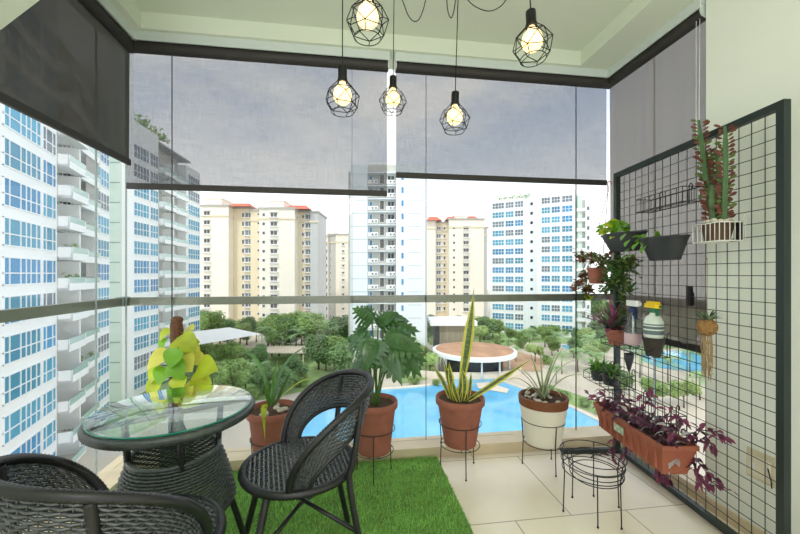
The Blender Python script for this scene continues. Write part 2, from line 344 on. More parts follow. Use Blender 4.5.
# ------------------------------------------------------------------ wicker
def weave(m, S, nu, nv, amp, wfac=.98, closed=False, k=0, stakes=True, sub=2):
    """strands along u woven over stakes along v on the surface S(u,v), u and v in 0..1"""
    e = 1e-3
    def nrm(u, v):
        a = S(min(u+e, 1), v)-S(max(u-e, 0), v); b = S(u, min(v+e, 1))-S(u, max(v-e, 0)); n = a.cross(b)
        return n.normalized() if n.length > 1e-12 else Vector((0, 0, 1))
    for j in range(nv):
        v0, v1 = (j+.5-wfac/2)/nv, (j+.5+wfac/2)/nv; vc = (j+.5)/nv; vs = []; q = nu*sub
        for i in range(q+1):
            u = i/q; n = nrm(u, vc); o_ = amp*math.cos(PI*(i/sub+j)); c = S(u, vc)
            a = S(u, v0); b = S(u, v1); th = amp*.7
            vs += [a+n*(o_*.4), c+n*(o_+th), b+n*(o_*.4), c+n*(o_-th)]
        m.add(vs, [(i*4+c, i*4+(c+1) % 4, (i+1)*4+(c+1) % 4, (i+1)*4+c) for i in range(q) for c in range(4)], k)
    if stakes:
        for i in range(nu):
            u = (i+.5)/nu if False else i/nu; m.tube([S(u, v/6) for v in range(7)], amp*.55, 4, False, k)
def coil_rim(m, pts, r, pitch=.011, k=0):
    """a wrapped rim: tube with ridges round it"""
    pts = [Vector(p) for p in pts]; out = [pts[0]]
    for a, b in zip(pts, pts[1:]):
        n = max(1, int((b-a).length/(pitch/2)))
        for i in range(1, n+1): out.append(a.lerp(b, i/n))
    m.tube(out, [r*(1+.10*(1 if i % 2 else -1)) for i in range(len(out))], 8, False, k)

def make_chair():
    root = thing('wicker_chair', '', 'chair')
    SZ, SR = .45, .215
    # seat
    m = MB(); nrow = 25; pitch = 2*SR/nrow; amp = .0032
    for j in range(nrow):
        y = -SR+pitch*(j+.5); c = math.sqrt(max(SR*SR-y*y, 0)); n = max(2, int(2*c/(pitch/2)))
        i0 = int(-c/(pitch/2)); vs = []; xs_ = [-c]+[i*pitch/2 for i in range(i0, -i0+1) if abs(i*pitch/2) < c-.002]+[c]
        for x in xs_:
            z = SZ+amp*math.cos(PI*(x/pitch+j))
            vs += [(x, y-pitch*.49, SZ-.001), (x, y, z+.0028), (x, y+pitch*.49, SZ-.001), (x, y, z-.0035)]
        m.add(vs, [(i*4+q, i*4+(q+1) % 4, (i+1)*4+(q+1) % 4, (i+1)*4+q) for i in range(len(xs_)-1) for q in range(4)], 0)
    for i in range(nrow+1):
        x = -SR+pitch*i; c = math.sqrt(max(SR*SR-x*x, 0))
        if c > .01: m.tube([(x, -c, SZ), (x, c, SZ)], .003, 4)
    seat = m.build('seat', 'wicker', root)
    m = MB(); coil_rim(m, [(SR*math.sin(a*PI/40), SR*math.cos(a*PI/40), SZ-.008) for a in range(81)], .0155); m.build('seat_rim', 'wicker_frame', root)
    # back band
    tt, tb = math.radians(105), math.radians(86)
    def hT(s): return max(0, 1-abs(s)**2.3)**.62
    def hB(s): return max(0, 1-abs(s)**2.4)**.60
    def T(s):
        h = hT(s); r = SR-.004+.075*h; a = s*tt; return Vector((r*math.sin(a), -r*math.cos(a), SZ+.318*h))
    def B(s):
        h = hB(s); r = SR-.004+.040*h; a = s*tb; return Vector((r*math.sin(a), -r*math.cos(a), SZ+.165*h))
    def warp(u): s = 2*u-1; return math.copysign(1-(1-abs(s))**1.35, s)
    def S(u, v):
        s = warp(u); p = B(s).lerp(T(s), v); bul = .012*math.sin(PI*v)*(1-abs(s)); d = Vector((p.x, p.y, 0)); return p+d.normalized()*bul
    m = MB(); weave(m, S, 58, 13, .0034); m.build('backrest', 'wicker', root)
    m = MB(); coil_rim(m, [T(warp(i/70)) for i in range(71)], .0135); m.build('back_rim', 'wicker_frame', root)
    m = MB(); coil_rim(m, [B(warp(i/60)) for i in range(61)], .0085); m.build('opening_rim', 'wicker_frame', root)
    feet = {}
    for sx in (-1, 1):
        a = math.radians(48); f = Vector((sx*.245, .225, 0)); t_ = Vector((sx*.170, .125, SZ-.012))
        m = MB(); coil_rim(m, [t_, t_.lerp(f, .5), f], .0135); m.build('leg', 'wicker_frame', root); feet['f', sx] = (t_, f)
        f = Vector((sx*.215, -.245, 0)); t_ = Vector((sx*.165, -.150, SZ-.03)); s = .40*sx
        up = T(s); up = Vector((up.x, up.y, up.z-.01)); mid = Vector((sx*.180, -.185, SZ+.06))
        m = MB(); coil_rim(m, bez(f, (sx*.165, -.150, SZ-.02), t_.lerp(mid, .5), 6)+bez(t_.lerp(mid, .6), mid, up, 8), .0125); m.build('leg', 'wicker_frame', root); feet['r', sx] = (t_, f)
    for sx in (-1, 1):
        a, b = feet['f', sx]; c_, d = feet['r', -sx]; m = MB(); m.tube([a.lerp(b, .45), Vector((0, 0, SZ-.16+.012*sx)), c_.lerp(d, .42)], .008, 8); m.build('stretcher', 'wicker_frame', root)
    return root
chair = make_chair()
chair['label'] = 'dark wicker tub chair in full view on the grass mat before the potted plants'; chair['group'] = 'wicker chairs round the glass table'
pc = W(300, 463, 1.475); chair.location = (pc.x, pc.y, .008)
def cam_dir_rz(dx, dd):     # local +y of the object turned to the camera-space direction (right, forward)
    v = CR*dx+CF*dd; return math.atan2(v.y, v.x)-PI/2
chair.rotation_euler = (0, 0, cam_dir_rz(-.94, -.35))
pn = CR*-.745+CF*1.025
copy_thing(chair, (pn.x, pn.y, .008), cam_dir_rz(.375, .927), 'dark wicker tub chair cut by the picture edge, its back towards us')

# ------------------------------------------------------------------ glass table
pt = W(176, 413, 1.405); TZ = .70
tab = thing('bistro_table', 'round glass-topped table on a flared dark wicker base', 'table', (pt.x, pt.y, .008))
m = MB(); TR = .272
m.lathe([(0.001, TZ-.008), (TR-.004, TZ-.008), (TR, TZ-.004), (TR, TZ-.002), (TR-.003, TZ), (0.001, TZ)], 64, ks=[0, 1, 1, 1, 0])
m.build('glass_top', ['table_glass', 'glass_edge'], tab, smooth='auto')
m = MB(); n = 110; vs = []
prof = [(TR-.016, TZ-.010), (TR+.006, TZ-.010), (TR+.012, TZ-.018), (TR+.010, TZ-.034), (TR-.002, TZ-.042), (TR-.016, TZ-.038)]
for j in range(2*n):
    a = PI*j/n; e = .0022*(1 if j % 2 else -1)
    for r, z in prof: vs.append(((r+e)*math.cos(a), (r+e)*math.sin(a), z-e*.3))
q = len(prof)
m.add(vs, [(j*q+i, j*q+(i+1) % q, ((j+1) % (2*n))*q+(i+1) % q, ((j+1) % (2*n))*q+i) for j in range(2*n) for i in range(q)])
m.build('top_rim', 'wicker_green', tab)
def drum(u, v):
    a = 2*PI*u; z = .30+(.525-.30)*v
    r = .150+(.068)*(1-v)**.75 if v > .12 else .150+.068*(1-.12)**.75+.0*(v)-(.12-v)*.25
    return Vector((r*math.cos(a), r*math.sin(a), z))
m = MB(); weave(m, drum, 64, 22, .0036); m.build('base_drum', 'wicker_green', tab)
m = MB(); coil_rim(m, [(.151*math.cos(a*PI/40), .151*math.sin(a*PI/40), .53) for a in range(81)], .008); m.build('drum_rim', 'wicker_green', tab); m = MB(); coil_rim(m, [(.186*math.cos(a*PI/40), .186*math.sin(a*PI/40), .302) for a in range(81)], .009)
m.build('drum_rim', 'wicker_green', tab)
for i in range(4):
    a = math.radians(38+90*i)-YAW
    m = MB(); coil_rim(m, [(.148*math.cos(a), .148*math.sin(a), .50), (.158*math.cos(a), .158*math.sin(a), TZ-.03)], .012); m.build('post', 'wicker_frame', tab)
    m = MB(); coil_rim(m, [(.180*math.cos(a), .180*math.sin(a), .34), (.275*math.cos(a), .275*math.sin(a), 0)], .0125); m.build('leg', 'wicker_frame', tab)
m = MB()
for i in range(2):
    a = math.radians(38+90*i)-YAW; c_, s_ = math.cos(a), math.sin(a); m.tube([(-(TR-.01)*c_, -(TR-.01)*s_, TZ-.026+.0*i), ((TR-.01)*c_, (TR-.01)*s_, TZ-.026)], .010, 8)
m.build('cross_bar', 'wicker_frame', tab)

# ------------------------------------------------------------------ plants
def pot_mesh(rt, rb, h, lip=.012, liph=.04, wall=.010, n=40):
    m = MB()
    m.lathe([(0.001, 0), (rb, 0), (rb+(rt-lip-rb)*.5, (h-liph)*.5), (rt-lip, h-liph), (rt-.002, h-liph+.004), (rt, h-liph+.010), (rt, h-.006), (rt-.004, h), (rt-wall, h), (rt-wall-.006, h-.012), (rt-lip-wall-.004, h-liph-.02)], n)
    return m
def soil(root, r, z, n=24):
    m = MB(); vs = [(0, 0, z+.004)]
    for ring, rr in enumerate((.4, .75, 1.0)):
        for j in range(n): a = 2*PI*j/n; vs.append((r*rr*math.cos(a), r*rr*math.sin(a), z+U(-.004, .006)))
    fs = [(0, 1+j, 1+(j+1) % n) for j in range(n)]
    for q in range(2): fs += [(1+q*n+j, 1+(q+1)*n+j, 1+(q+1)*n+(j+1) % n, 1+q*n+(j+1) % n) for j in range(n)]
    m.add(vs, fs); return m.build('soil', 'soil', root)
def stand(label, loc, rz, r=.125, h=.19, zlow=.125, group='wire plant stands under the potted plants', tilt=None, cross=True, n=3):
    root = thing('plant_stand', label, 'plant stand', loc, rz, group)
    m = MB(); m.ring(r, h, .0026, 40); m.build('ring', 'wire_black', root)
    m = MB(); m.ring(r*.93, zlow, .0026, 40); m.build('ring', 'wire_black', root)
    for i in range(n):
        a = 2*PI*i/n; c_, s_ = math.cos(a), math.sin(a)
        m = MB(); m.tube([(r*c_, r*s_, h), (r*.93*c_, r*.93*s_, zlow), (r*.97*c_, r*.97*s_, .008)], .0032, 6); m.ball((r*.97*c_, r*.97*s_, .006), .006, 8); m.build('leg', 'wire_black', root)
    m = MB()
    if not cross: m.ring(r*.96, (h+zlow)/2, .0024, 40)
    for i in range(n if cross else 0):
        a = 2*PI*i/n+.3; m.tube([(r*.93*math.cos(a), r*.93*math.sin(a), zlow), (-r*.93*math.cos(a+.5), -r*.93*math.sin(a+.5), zlow)], .0022, 5)
    m.build('cross_wire' if cross else 'ring', 'wire_black', root)
    if tilt: root.rotation_euler = (tilt[0], tilt[1], rz)
    return root
def blade_leaf(root, p0, p1, ctl, w, mats, name='leaf', ks=(0, 0), fold=.10, n=12, prof=None, nrm=None, mb=None):
    pts = bez(p0, ctl, p1, n); prof = prof or (lambda t: math.sin(PI*min(1, (t*.9+.12)))**.7)
    ws = [w*max(.02, prof(i/n)) for i in range(n+1)]
    if nrm is None:
        d = Vector(p1)-Vector(p0); nrm = Vector((-d.x, -d.y, .35*Vector((d.x, d.y, 0)).length+.02)).normalized() if abs(d.x)+abs(d.y) > 1e-4 else -CF
    m = mb or MB(); m.blade(pts, ws, nrm, fold, ks)
    return m if mb else m.build(name, mats, root)
def heart(t): return max(.03, (math.sin(PI*t**.62))**.85)
def heart_leaf(m, base, dirv, ln, w, up, droop=.5, k=0, n=8, fold=.08):
    d = Vector(dirv).normalized(); pts = []; p = Vector(base)
    for i in range(n+1):
        pts.append(p.copy()); d = (d+Vector((0, 0, -droop/n))).normalized(); p = p+d*(ln/n)
    m.blade(pts, [w*heart(i/n) for i in range(n+1)], Vector(up).normalized(), fold, (k, k))
snake_p = lambda t: (.42+.58*math.sin(PI*min(1, t*.95+.03)))*(1-max(0, (t-.6)/.4)**1.5)

def at_stand(px, y, d, zf):
    p = W(px, y, d); return Vector((p.x, p.y, zf))
# --- snake plant
d = 2.26; p = at_stand(460, 400, d, .008)
a0 = math.atan2(*( (CF*-1).y, (CF*-1).x))
stand('wire stand carrying the snake plant pot, at the grass edge', (p.x, p.y, 0), a0+.12, .13, .30, .165)
r1 = thing('potted_snake_plant', 'yellow-edged snake plant with one tall spear leaf in a terracotta pot', 'potted plant', (p.x, p.y, .17), -YAW)
pot_mesh(.152, .098, .29, .014, .045).build('pot', 'terracotta', r1, smooth='auto'); soil(r1, .13, .265)
def loc_of(root, px, py, d): return root.matrix_basis.inverted() @ W(px, py, d)
mats_s = ['snake_edge', 'snake_green']
S0 = Vector((0, 0, .26))
tgt = [((458, 396), (474, 288), 0.0, .064, (470, 340)), ((465, 396), (532, 359), -.05, .040, (492, 384)), ((450, 396), (432, 366), .05, .030, (444, 378)), ((455, 396), (449, 362), -.04, .038, (450, 378)),
       ((462, 397), (460, 366), -.06, .040, (468, 382)), ((452, 397), (443, 359), .02, .030, (449, 376)), ((468, 396), (471, 372), .04, .026, (471, 384)), ((456, 397), (466, 357), .06, .030, (464, 378)), ((459, 399), (452, 380), -.09, .034, (454, 390))]
for a, b, dd, w, cc in tgt:
    pa_ = loc_of(r1, *a, d+dd*.4); pb = loc_of(r1, *b, d+dd); pc_ = loc_of(r1, *cc, d+dd*.7)
    pa_.z = .258
    blade_leaf(r1, pa_, pb, pc_, w, mats_s, ks=(0, 1, 1, 0), fold=.14, prof=(lambda t: (.22+.78*math.sin(PI*min(1, t*.92+.02))**1.3)*(1-max(0, (t-.6)/.4)**1.5)) if w > .06 else snake_p, n=14, nrm=(Vector((U(-.5, .5), -1, .15))).normalized())
# --- agave-like plant in white pot
d = 2.30; p = at_stand(543, 400, d, 0)
stand('wire stand carrying the white pot, near the empty stands', (p.x, p.y, 0), a0+.25, .128, .30, .16)
r2 = thing('potted_agave', 'spiky grey-green rosette plant in a white pot with brown rim band', 'potted plant', (p.x, p.y, .162), -YAW)
m = MB(); m.lathe([(0.001, 0), (.108, 0), (.128, .14), (.143, .235), (.146, .235), (.150, .285), (.146, .29), (.138, .29), (.132, .27)], 40, ks=[0, 0, 0, 1, 1, 1, 1, 1]); m.build('pot', ['cream_pot', 'brown_band'], r2, smooth='auto'); soil(r2, .134, .268)
for i in range(16):
    a = U(0, 2*PI); rr = U(.04, .115); m = MB(); m.ball((rr*math.cos(a), rr*math.sin(a), .276), U(.012, .022), 8, (1, .8, .6)); m.build('pebble', 'pebble', r2)
for a, b, dd, w, cc in [((543, 388), (540, 344), 0, .022, (540, 368)), ((544, 388), (565, 345), .02, .02, (552, 362)), ((545, 388), (578, 360), -.08, .018, (556, 362)), ((546, 389), (592, 378), -.02, .014, (565, 366)), ((541, 388), (505, 364), .03, .018, (525, 368)), ((541, 389), (509, 380), -.08, .016, (520, 372)),
                         ((543, 388), (530, 352), .08, .018, (536, 370)), ((543, 389), (524, 396), -.13, .020, (530, 378)), ((545, 389), (562, 398), -.13, .020, (556, 380)), ((544, 389), (549, 393), -.15, .022, (546, 376)), ((543, 389), (556, 352), .1, .018, (549, 368)), ((542, 389), (515, 370), .1, .016, (528, 366))]:
    pa_ = loc_of(r2, *a, d); pa_.z = .27; blade_leaf(r2, pa_, loc_of(r2, *b, d+dd), loc_of(r2, *cc, d+dd*.5), w*1.5, ['agave', 'agave_light'], ks=(1, 0, 0, 1), fold=.22, n=12, prof=lambda t: (1-t**2.2)*.9+.05)
# --- monstera
d = 2.19; p = at_stand(374, 400, d, 0)
stand('wire stand carrying the split-leaf plant, on the grass mat', (p.x, p.y, .008), a0+.05, .125, .285, .155)
r3 = thing('potted_monstera', 'split-leaf monstera with big glossy leaves in a terracotta pot', 'potted plant', (p.x, p.y, .160), -YAW)
pot_mesh(.143, .098, .30, .014, .045).build('pot', 'terracotta', r3, smooth='auto'); soil(r3, .122, .275)
def monstera_leaf(root, pend, tip, w, up, pbase):
    m = MB(); n = 24; pend, tip = Vector(pend), Vector(tip); up = Vector(up).normalized(); L_ = (tip-pend).length; mid = pend.lerp(tip, .45)+up*(.16*L_)
    pts = bez(pend, mid, tip, n); ws = []
    for i in range(n+1): ws.append(w*.50*heart(max(i/n, .04)))
    m.blade(pts, ws, up, .14, (0, 0))
    nl = 6
    for sg in (-1, 1):
        for k in range(nl):
            t0 = .05+.80*k/nl; i0 = t0*n; q = pts[int(i0)].lerp(pts[min(n, int(i0)+1)], i0 % 1); t_ = (pts[min(n, int(i0)+2)]-pts[int(i0)]).normalized(); sd = t_.cross(up).normalized()*sg
            hw = w*.62*heart(min(.97, t0+.14)); e = q+sd*hw+t_*(L_*(.10+.10*t0))-up*(hw*.22); c_ = q+sd*hw*.55+t_*(L_*.03)+up*(hw*.10)
            bw_ = L_*.80/nl*(1.12 if k else 1.5); P = bez(q, c_, e, 6); m.blade(P, [bw_*f_ for f_ in (1.05, 1.02, .98, .92, .82, .62, .12)], up, .04, (0, 0))
    lf = m.build('leaf', 'leaf_dark', root)
    s = MB(); s.tube(bez(pbase, (Vector(pbase)+pend)/2+Vector((0, 0, .08)), pend, 8), .0045, 6); s.build('stalk', 'stem_green', root)
for a, b, d1, d2, w, up in [((372, 322), (352, 308), 0, -.02, .16, (-.2, -.7, .8)), ((378, 326), (398, 312), .05, .08, .17, (.2, -.6, .8)), ((366, 345), (346, 338), .0, .02, .16, (-.5, -.6, .6)), ((385, 340), (424, 352), -.08, -.10, .20, (.35, -.8, .55)),
                             ((392, 350), (422, 378), -.02, -.05, .19, (.5, -.75, .4)), ((384, 345), (402, 386), -.10, -.16, .17, (.2, -.95, .3)), ((374, 340), (366, 372), -.12, -.18, .17, (-.2, -.95, .3)), ((390, 330), (420, 332), .05, .04, .18, (.2, -.65, .75)),
                             ((366, 330), (350, 350), -.05, -.06, .14, (-.5, -.7, .5)), ((388, 362), (410, 372), .06, .08, .15, (.3, -.7, .6)), ((368, 356), (352, 376), .08, .08, .15, (-.5, -.7, .5)), ((384, 318), (410, 322), .10, .12, .16, (.1, -.5, .85)), ((362, 318), (372, 306), .06, .08, .14, (0, -.7, .7)),
                             ((396, 356), (428, 362), .08, .09, .17, (.3, -.7, .6)), ((376, 350), (392, 366), -.05, -.11, .16, (.1, -.85, .5)), ((360, 362), (350, 384), -.02, -.03, .10, (-.5, -.7, .5))]:
    bx_ = Vector((U(-.03, .03), U(-.03, .03), .27)); monstera_leaf(r3, loc_of(r3, *a, d+d1), loc_of(r3, *b, d+d2), w, Vector(up).normalized(), bx_)
# --- strap-leaved plant
d = 2.07; p = at_stand(273, 410, d, 0)
stand('wire stand carrying the strap-leaved plant, half hidden behind the chair', (p.x, p.y, .008), a0+.6, .122, .285, .155)
r4 = thing('potted_lily', 'plant with long arching strap leaves in a terracotta pot with yellow streak', 'potted plant', (p.x, p.y, .160), -YAW)
pot_mesh(.142, .098, .30, .014, .045).build('pot', 'terracotta', r4, smooth='auto'); soil(r4, .122, .275)
for i in range(9):
    a = U(0, 2*PI); rr = U(.03, .1); m = MB(); m.ball((rr*math.cos(a), rr*math.sin(a), .285), U(.016, .026), 8, (1, .8, .6)); m.build('pebble', 'pebble', r4)
for a, b, dd, w, cc, k in [((272, 405), (319, 349), -.02, .040, (286, 340), 'leaf_mid'), ((270, 405), (233, 355), .03, .030, (258, 340), 'leaf_mid'), ((274, 405), (282, 370), .06, .030, (279, 382), 'leaf_midb'), ((268, 405), (262, 372), .0, .022, (263, 388), 'leaf_mid'), ((276, 405), (290, 372), -.05, .034, (287, 385), 'leaf_midb'), ((273, 405), (278, 358), .05, .030, (274, 380), 'leaf_mid'),
                            ((274, 405), (318, 378), .06, .022, (300, 376), 'leaf_lime'), ((266, 408), (265, 440), -.165, .022, (262, 396), 'leaf_lime')]:
    pa_ = loc_of(r4, *a, d+dd*.5); pa_.z = max(pa_.z, .27); blade_leaf(r4, pa_, loc_of(r4, *b, d+dd), loc_of(r4, *cc, d+dd*.8), w*1.5, k, fold=.16, n=14, prof=lambda t: (.6+.4*math.sin(PI*min(1, t*1.2)))*(1-t**4))
# --- pothos on a coir pole behind the table
d = 2.10; p = at_stand(177, 400, d, .0)
r5 = thing('potted_pothos', 'yellow-green climbing plant on a brown coir pole behind the glass table', 'potted plant', (p.x, p.y, 0.008), -YAW)
m = MB(); m.lathe([(0.001, 0), (.075, 0), (.085, .02), (.092, .22), (.096, .23), (.090, .23), (.086, .21)], 36); m.build('pot', 'steel', r5, smooth='auto'); soil(r5, .084, .205)
zt = loc_of(r5, 177, 320, d).z; m = MB(); pts = [(U(-.003, .003), U(-.003, .003), .2+(zt-.2)*i/24) for i in range(25)]; m.tube(pts, [.033+U(-.003, .004) for _ in pts[:-1]]+[.028], 14); m.ball((0, 0, zt), .033, 12, (1, 1, .7)); m.build('coir_pole', 'coir', r5)
for a, b, dd, w, up, k in [((177, 338), (196, 352), -.03, .14, (.3, -.8, .6), 'leaf_lime'), ((181, 334), (194, 330), .05, .13, (.2, -.4, .9), 'leaf_yellow'), ((170, 352), (147, 369), -.03, .13, (-.4, -.8, .5), 'leaf_yellow'), ((178, 348), (170, 368), -.10, .11, (0, -1, .2), 'leaf_bright'), ((168, 368), (158, 385), -.06, .13, (-.3, -.9, .4), 'leaf_bright'),
                            ((198, 366), (218, 370), -.02, .14, (.2, -.9, .4), 'leaf_lime'), ((183, 356), (192, 372), -.06, .12, (.1, -.95, .3), 'leaf_yellow'), ((186, 350), (200, 342), .03, .13, (.3, -.7, .6), 'leaf_lime'), ((160, 378), (150, 400), -.03, .11, (-.3, -.9, .3), 'leaf_lime'), ((180, 376), (180, 392), -.09, .10, (0, -1, .3), 'leaf_lime'),
                            ((190, 380), (204, 392), -.02, .13, (.3, -.8, .4), 'leaf_yellow'), ((167, 338), (163, 350), .02, .09, (-.4, -.6, .6), 'leaf_bright'), ((188, 392), (196, 410), -.05, .13, (.2, -.9, .3), 'leaf_lime'), ((166, 392), (160, 414), -.05, .12, (-.2, -.9, .3), 'leaf_lime'), ((182, 344), (198, 366), .04, .13, (.4, -.7, .5), 'leaf_yellow'), ((164, 356), (152, 360), .05, .12, (-.3, -.6, .7), 'leaf_lime'), ((172, 330), (160, 342), .03, .11, (-.4, -.6, .6), 'leaf_lime'), ((188, 362), (206, 358), .05, .12, (.3, -.7, .6), 'leaf_yellow'), ((174, 360), (184, 380), -.09, .11, (.1, -1, .2), 'leaf_bright'), ((162, 366), (150, 384), -.02, .12, (-.4, -.8, .4), 'leaf_lime'), ((192, 376), (212, 384), .0, .11, (.3, -.8, .4), 'leaf_lime'), ((176, 388), (172, 408), -.08, .11, (0, -1, .2), 'leaf_yellow')]:
    pa_ = loc_of(r5, *a, d+dd); pb = loc_of(r5, *b, d+dd-.03); m = MB(); dv = pb-pa_; upv = Vector(up).normalized()
    pts = bez(pa_, pa_.lerp(pb, .5)+upv*.025, pb, 8); m.blade(pts, [w*heart(i/8) for i in range(9)], upv, .10, (0, 0)); m.build('leaf', k, r5)
    s = MB(); s.tube(bez((0, 0, pa_.z-.03), (pa_.x*.5, pa_.y*.5, pa_.z+.01), pa_, 6), .003, 5); s.build('stalk', 'stem_green', r5)

# ------------------------------------------------------------------ empty nested stands
pA = CR*.985+CF*1.86
stand('empty wire plant stand standing on the tiles beneath the clay trough', (pA.x, pA.y, 0), a0+PI*.83, .152, .30, .215, 'empty wire stands nested together', cross=False)
o = stand('second empty wire plant stand, tilted inside the other one', (pA.x+.012, pA.y-.012, .012), a0+PI*.53, .128, .265, .20, 'empty wire stands nested together', tilt=(.06, -.05), cross=False)

# ------------------------------------------------------------------ grid panel
PF = G(615.6, 451, 0); PNn = G(723, 534, 0); PF.z = 0; PNn.z = 0
pu = (PNn-PF).normalized(); v = CR*((787.5-HX)/FPX)+CF          # near post direction
den = pu.x*(-v.y)+pu.y*v.x; s_ = (PF.y*v.x-PF.x*v.y)/-den if abs(den) > 1e-9 else 1.0
# solve PF + s*pu = t*v
A_ = Matrix(((pu.x, -v.x), (pu.y, -v.y))); sol = A_.inverted() @ Vector((-PF.x, -PF.y)); PW = sol[0]
PH = 1.91; prz = math.atan2(pu.y, pu.x); pin = Vector((pu.y, -pu.x, 0))       # pin: into the room
if pin.x > 0: pin = -pin
def PP(px, py, off=0.0):               # point seen at the pixel, on the plane 'off' in front of the panel
    v = CR*((px-HX)/FPX)+CF; b = PF+pin*off; s = Matrix(((pu.x, -v.x), (pu.y, -v.y))).inverted() @ Vector((-b.x, -b.y)); dd = s[1]
    return Vector((v.x*dd, v.y*dd, EYE-(py-HY)*dd/FPX))
pan = thing('grid_panel', 'tall black wire grid panel in a dark frame leaning space along the wall', 'grid panel', PF, prz)
pan['label'] = 'tall dark-framed wire grid panel standing along the white wall, hung with plants'
bw = .03
for nm, a, b in (('post', (0, -.015, 0), (bw, .015, PH)), ('post', (PW-bw, -.015, 0), (PW, .015, PH)), ('top_bar', (bw, -.015, PH-bw), (PW-bw, .015, PH)), ('bottom_bar', (bw, -.015, .015), (PW-bw, .015, .015+bw))):
    MB().box(a, b).build(nm, 'frame_green', pan, smooth=False)
m = MB(); nc = round((PW-2*bw)/.0565); nr = round((PH-2*bw)/.0565)
for i in range(1, nc): x = bw+(PW-2*bw)*i/nc; m.tube([(x, .002, .03), (x, .002, PH-.02)], .0019, 5)
for i in range(1, nr): z = .045+(PH-.075)*i/nr; m.tube([(bw*.5, -.002, z), (PW-bw*.5, -.002, z)], .0019, 5)
m.build('wire_mesh', 'wire_black', pan)
inw = -1   # local y of the room side
ft = W(574, 465, 2.31); ft.z = 0; fl = pan.matrix_basis.inverted() @ ft
MB().box((0, min(fl.y, -.2), .0), (bw, .015, .028)).build('foot_bar', 'frame_green', pan, smooth=False)
MB().box((PW-bw, -.02, .0), (PW, .10, .028)).build('foot_bar', 'frame_green', pan, smooth=False)
def on_panel(name, label, cat, p, group=None): return thing(name, label, cat, p, prz, group)
# in these local frames: +x along the panel towards us, -y into the room, +z up
def wire_basket(root, x0, x1, dep, z0, z1, step=.03, t=.0019, k='wire_black', hooks=(.2, .8), name='wire_frame', front=None):
    zf = front if front is not None else z1
    m = MB()
    for z, zz in ((z0, z0), (z1, zf)): m.tube([(x0, -.008, z), (x0, -dep, zz), (x1, -dep, zz), (x1, -.008, z)], t*1.3, 6, True)
    n = max(2, int((x1-x0)/step))
    for i in range(n+1):
        x = x0+(x1-x0)*i/n; m.tube([(x, -.008, z1), (x, -.008, z0), (x, -dep, z0), (x, -dep, zf)], t, 5)
    n = max(1, int(dep/step))
    for i in range(1, n+1):
        y = -.008-(dep-.008)*i/n
        for xe in (x0, x1): m.tube([(xe, y, z0), (xe, y, z1+(zf-z1)*i/n)], t, 5)
    m.build(name, k, root)
    for h in hooks:
        x = x0+(x1-x0)*h; m = MB(); m.tube([(x, -.008, z0), (x, -.008, z1+.02), (x, .002, z1+.034), (x, .010, z1+.026), (x, .010, z1+.005)], t*1.4, 6); m.build('hook', k, root)
# upper black basket
b0 = PP(636, 212, .10); b1 = PP(702, 203, 0); zb = PP(668, 207, .05).z; b0.z = b1.z = 0; wd = (b1-b0).dot(pu); p = (b0+b1)/2; p = p-pin*((p-PF).dot(pin)); p.z = zb+.02
r = on_panel('wire_basket', 'empty black wire basket high on the grid above the dark planters', 'wire basket', p); wire_basket(r, -wd/2, wd/2, .10, -.02, .055, .035, .0018)
# white basket with euphorbia
b0 = PP(694, 240, .12); b1 = PP(740, 241, .02); b0.z = b1.z = 0; wd = (b1-b0).dot(pu); p = (b0+b1)/2; p = p-pin*((p-PF).dot(pin)); p.z = PP(716, 242, .07).z
r = on_panel('wire_basket', 'white wire basket hooked on the grid, holding the tall spiny plant', 'wire basket', p); wire_basket(r, -wd/2, wd/2+.012, .125, 0, .082, .022, .0019, 'wire_white', (.1, .92))
e = on_panel('potted_euphorbia', 'tall candelabra plant with small rusty leaves in a brown clay bowl with white stones', 'potted plant', p+pin*.065+Vector((0, 0, .004)))
m = MB(); m.lathe([(0.001, 0), (.045, 0), (.060, .075), (.062, .082), (.056, .082), (.053, .07)], 28); m.build('pot', 'brown_clay', e, smooth='auto'); soil(e, .054, .07)
for i in range(12): a = 2*PI*i/12; m = MB(); m.ball((.042*math.cos(a), .042*math.sin(a), .085+U(0, .008)), U(.011, .018), 8, (1, .8, .7)); m.build('pebble', 'pebble', e)
def euph(root, p0, p1, r0, nleaf, seed):
    rnd = random.Random(seed); p0, p1 = Vector(p0), Vector(p1); c = p0.lerp(p1, .45)+Vector((rnd.uniform(-.012, .012), 0, 0)); pts = bez(p0, c, p1, 14)
    m = MB(); n = 6; vs = []
    for i, q in enumerate(pts):
        rr = r0*(1+.12*(i % 2))*(1 if i < 13 else .55)
        for j in range(n): a = 2*PI*j/n+.3; ra = rr*(1.0 if j % 2 == 0 else .45); vs.append(q+Vector((ra*math.cos(a), ra*math.sin(a), 0)))
    m.add(vs, [(i*n+j, i*n+(j+1) % n, (i+1)*n+(j+1) % n, (i+1)*n+j) for i in range(14) for j in range(n)]+[tuple(14*n+j for j in range(n))]); st = m.build('stem', 'euphorbia', root, smooth=False)
    m = MB()
    for i in range(nleaf):
        t = .10+.90*i/nleaf; q = pts[min(14, int(t*14))].lerp(pts[min(14, int(t*14)+1)], (t*14) % 1); a = 2*PI*(i % 3)/3+.3+rnd.uniform(-.3, .3); dv = Vector((math.cos(a), math.sin(a), rnd.uniform(.1, .5)))
        b = q+Vector((math.cos(a), math.sin(a), 0))*r0*.9; rl = rnd.uniform(.7, 1.25)
        pts2 = [b+dv*(.028*rl*j/4) for j in range(5)]; m.blade(pts2, [.015*rl*w for w in (.15, .55, .95, 1, .35)], Vector((-dv.y+rnd.uniform(-.6, .6), dv.x+rnd.uniform(-.6, .6), rnd.uniform(-.3, .5))), .1, (0 if rnd.random() < .7 else 1,)*2)
    f = m.build('foliage', ['rust_leaf', 'olive_leaf'], root)
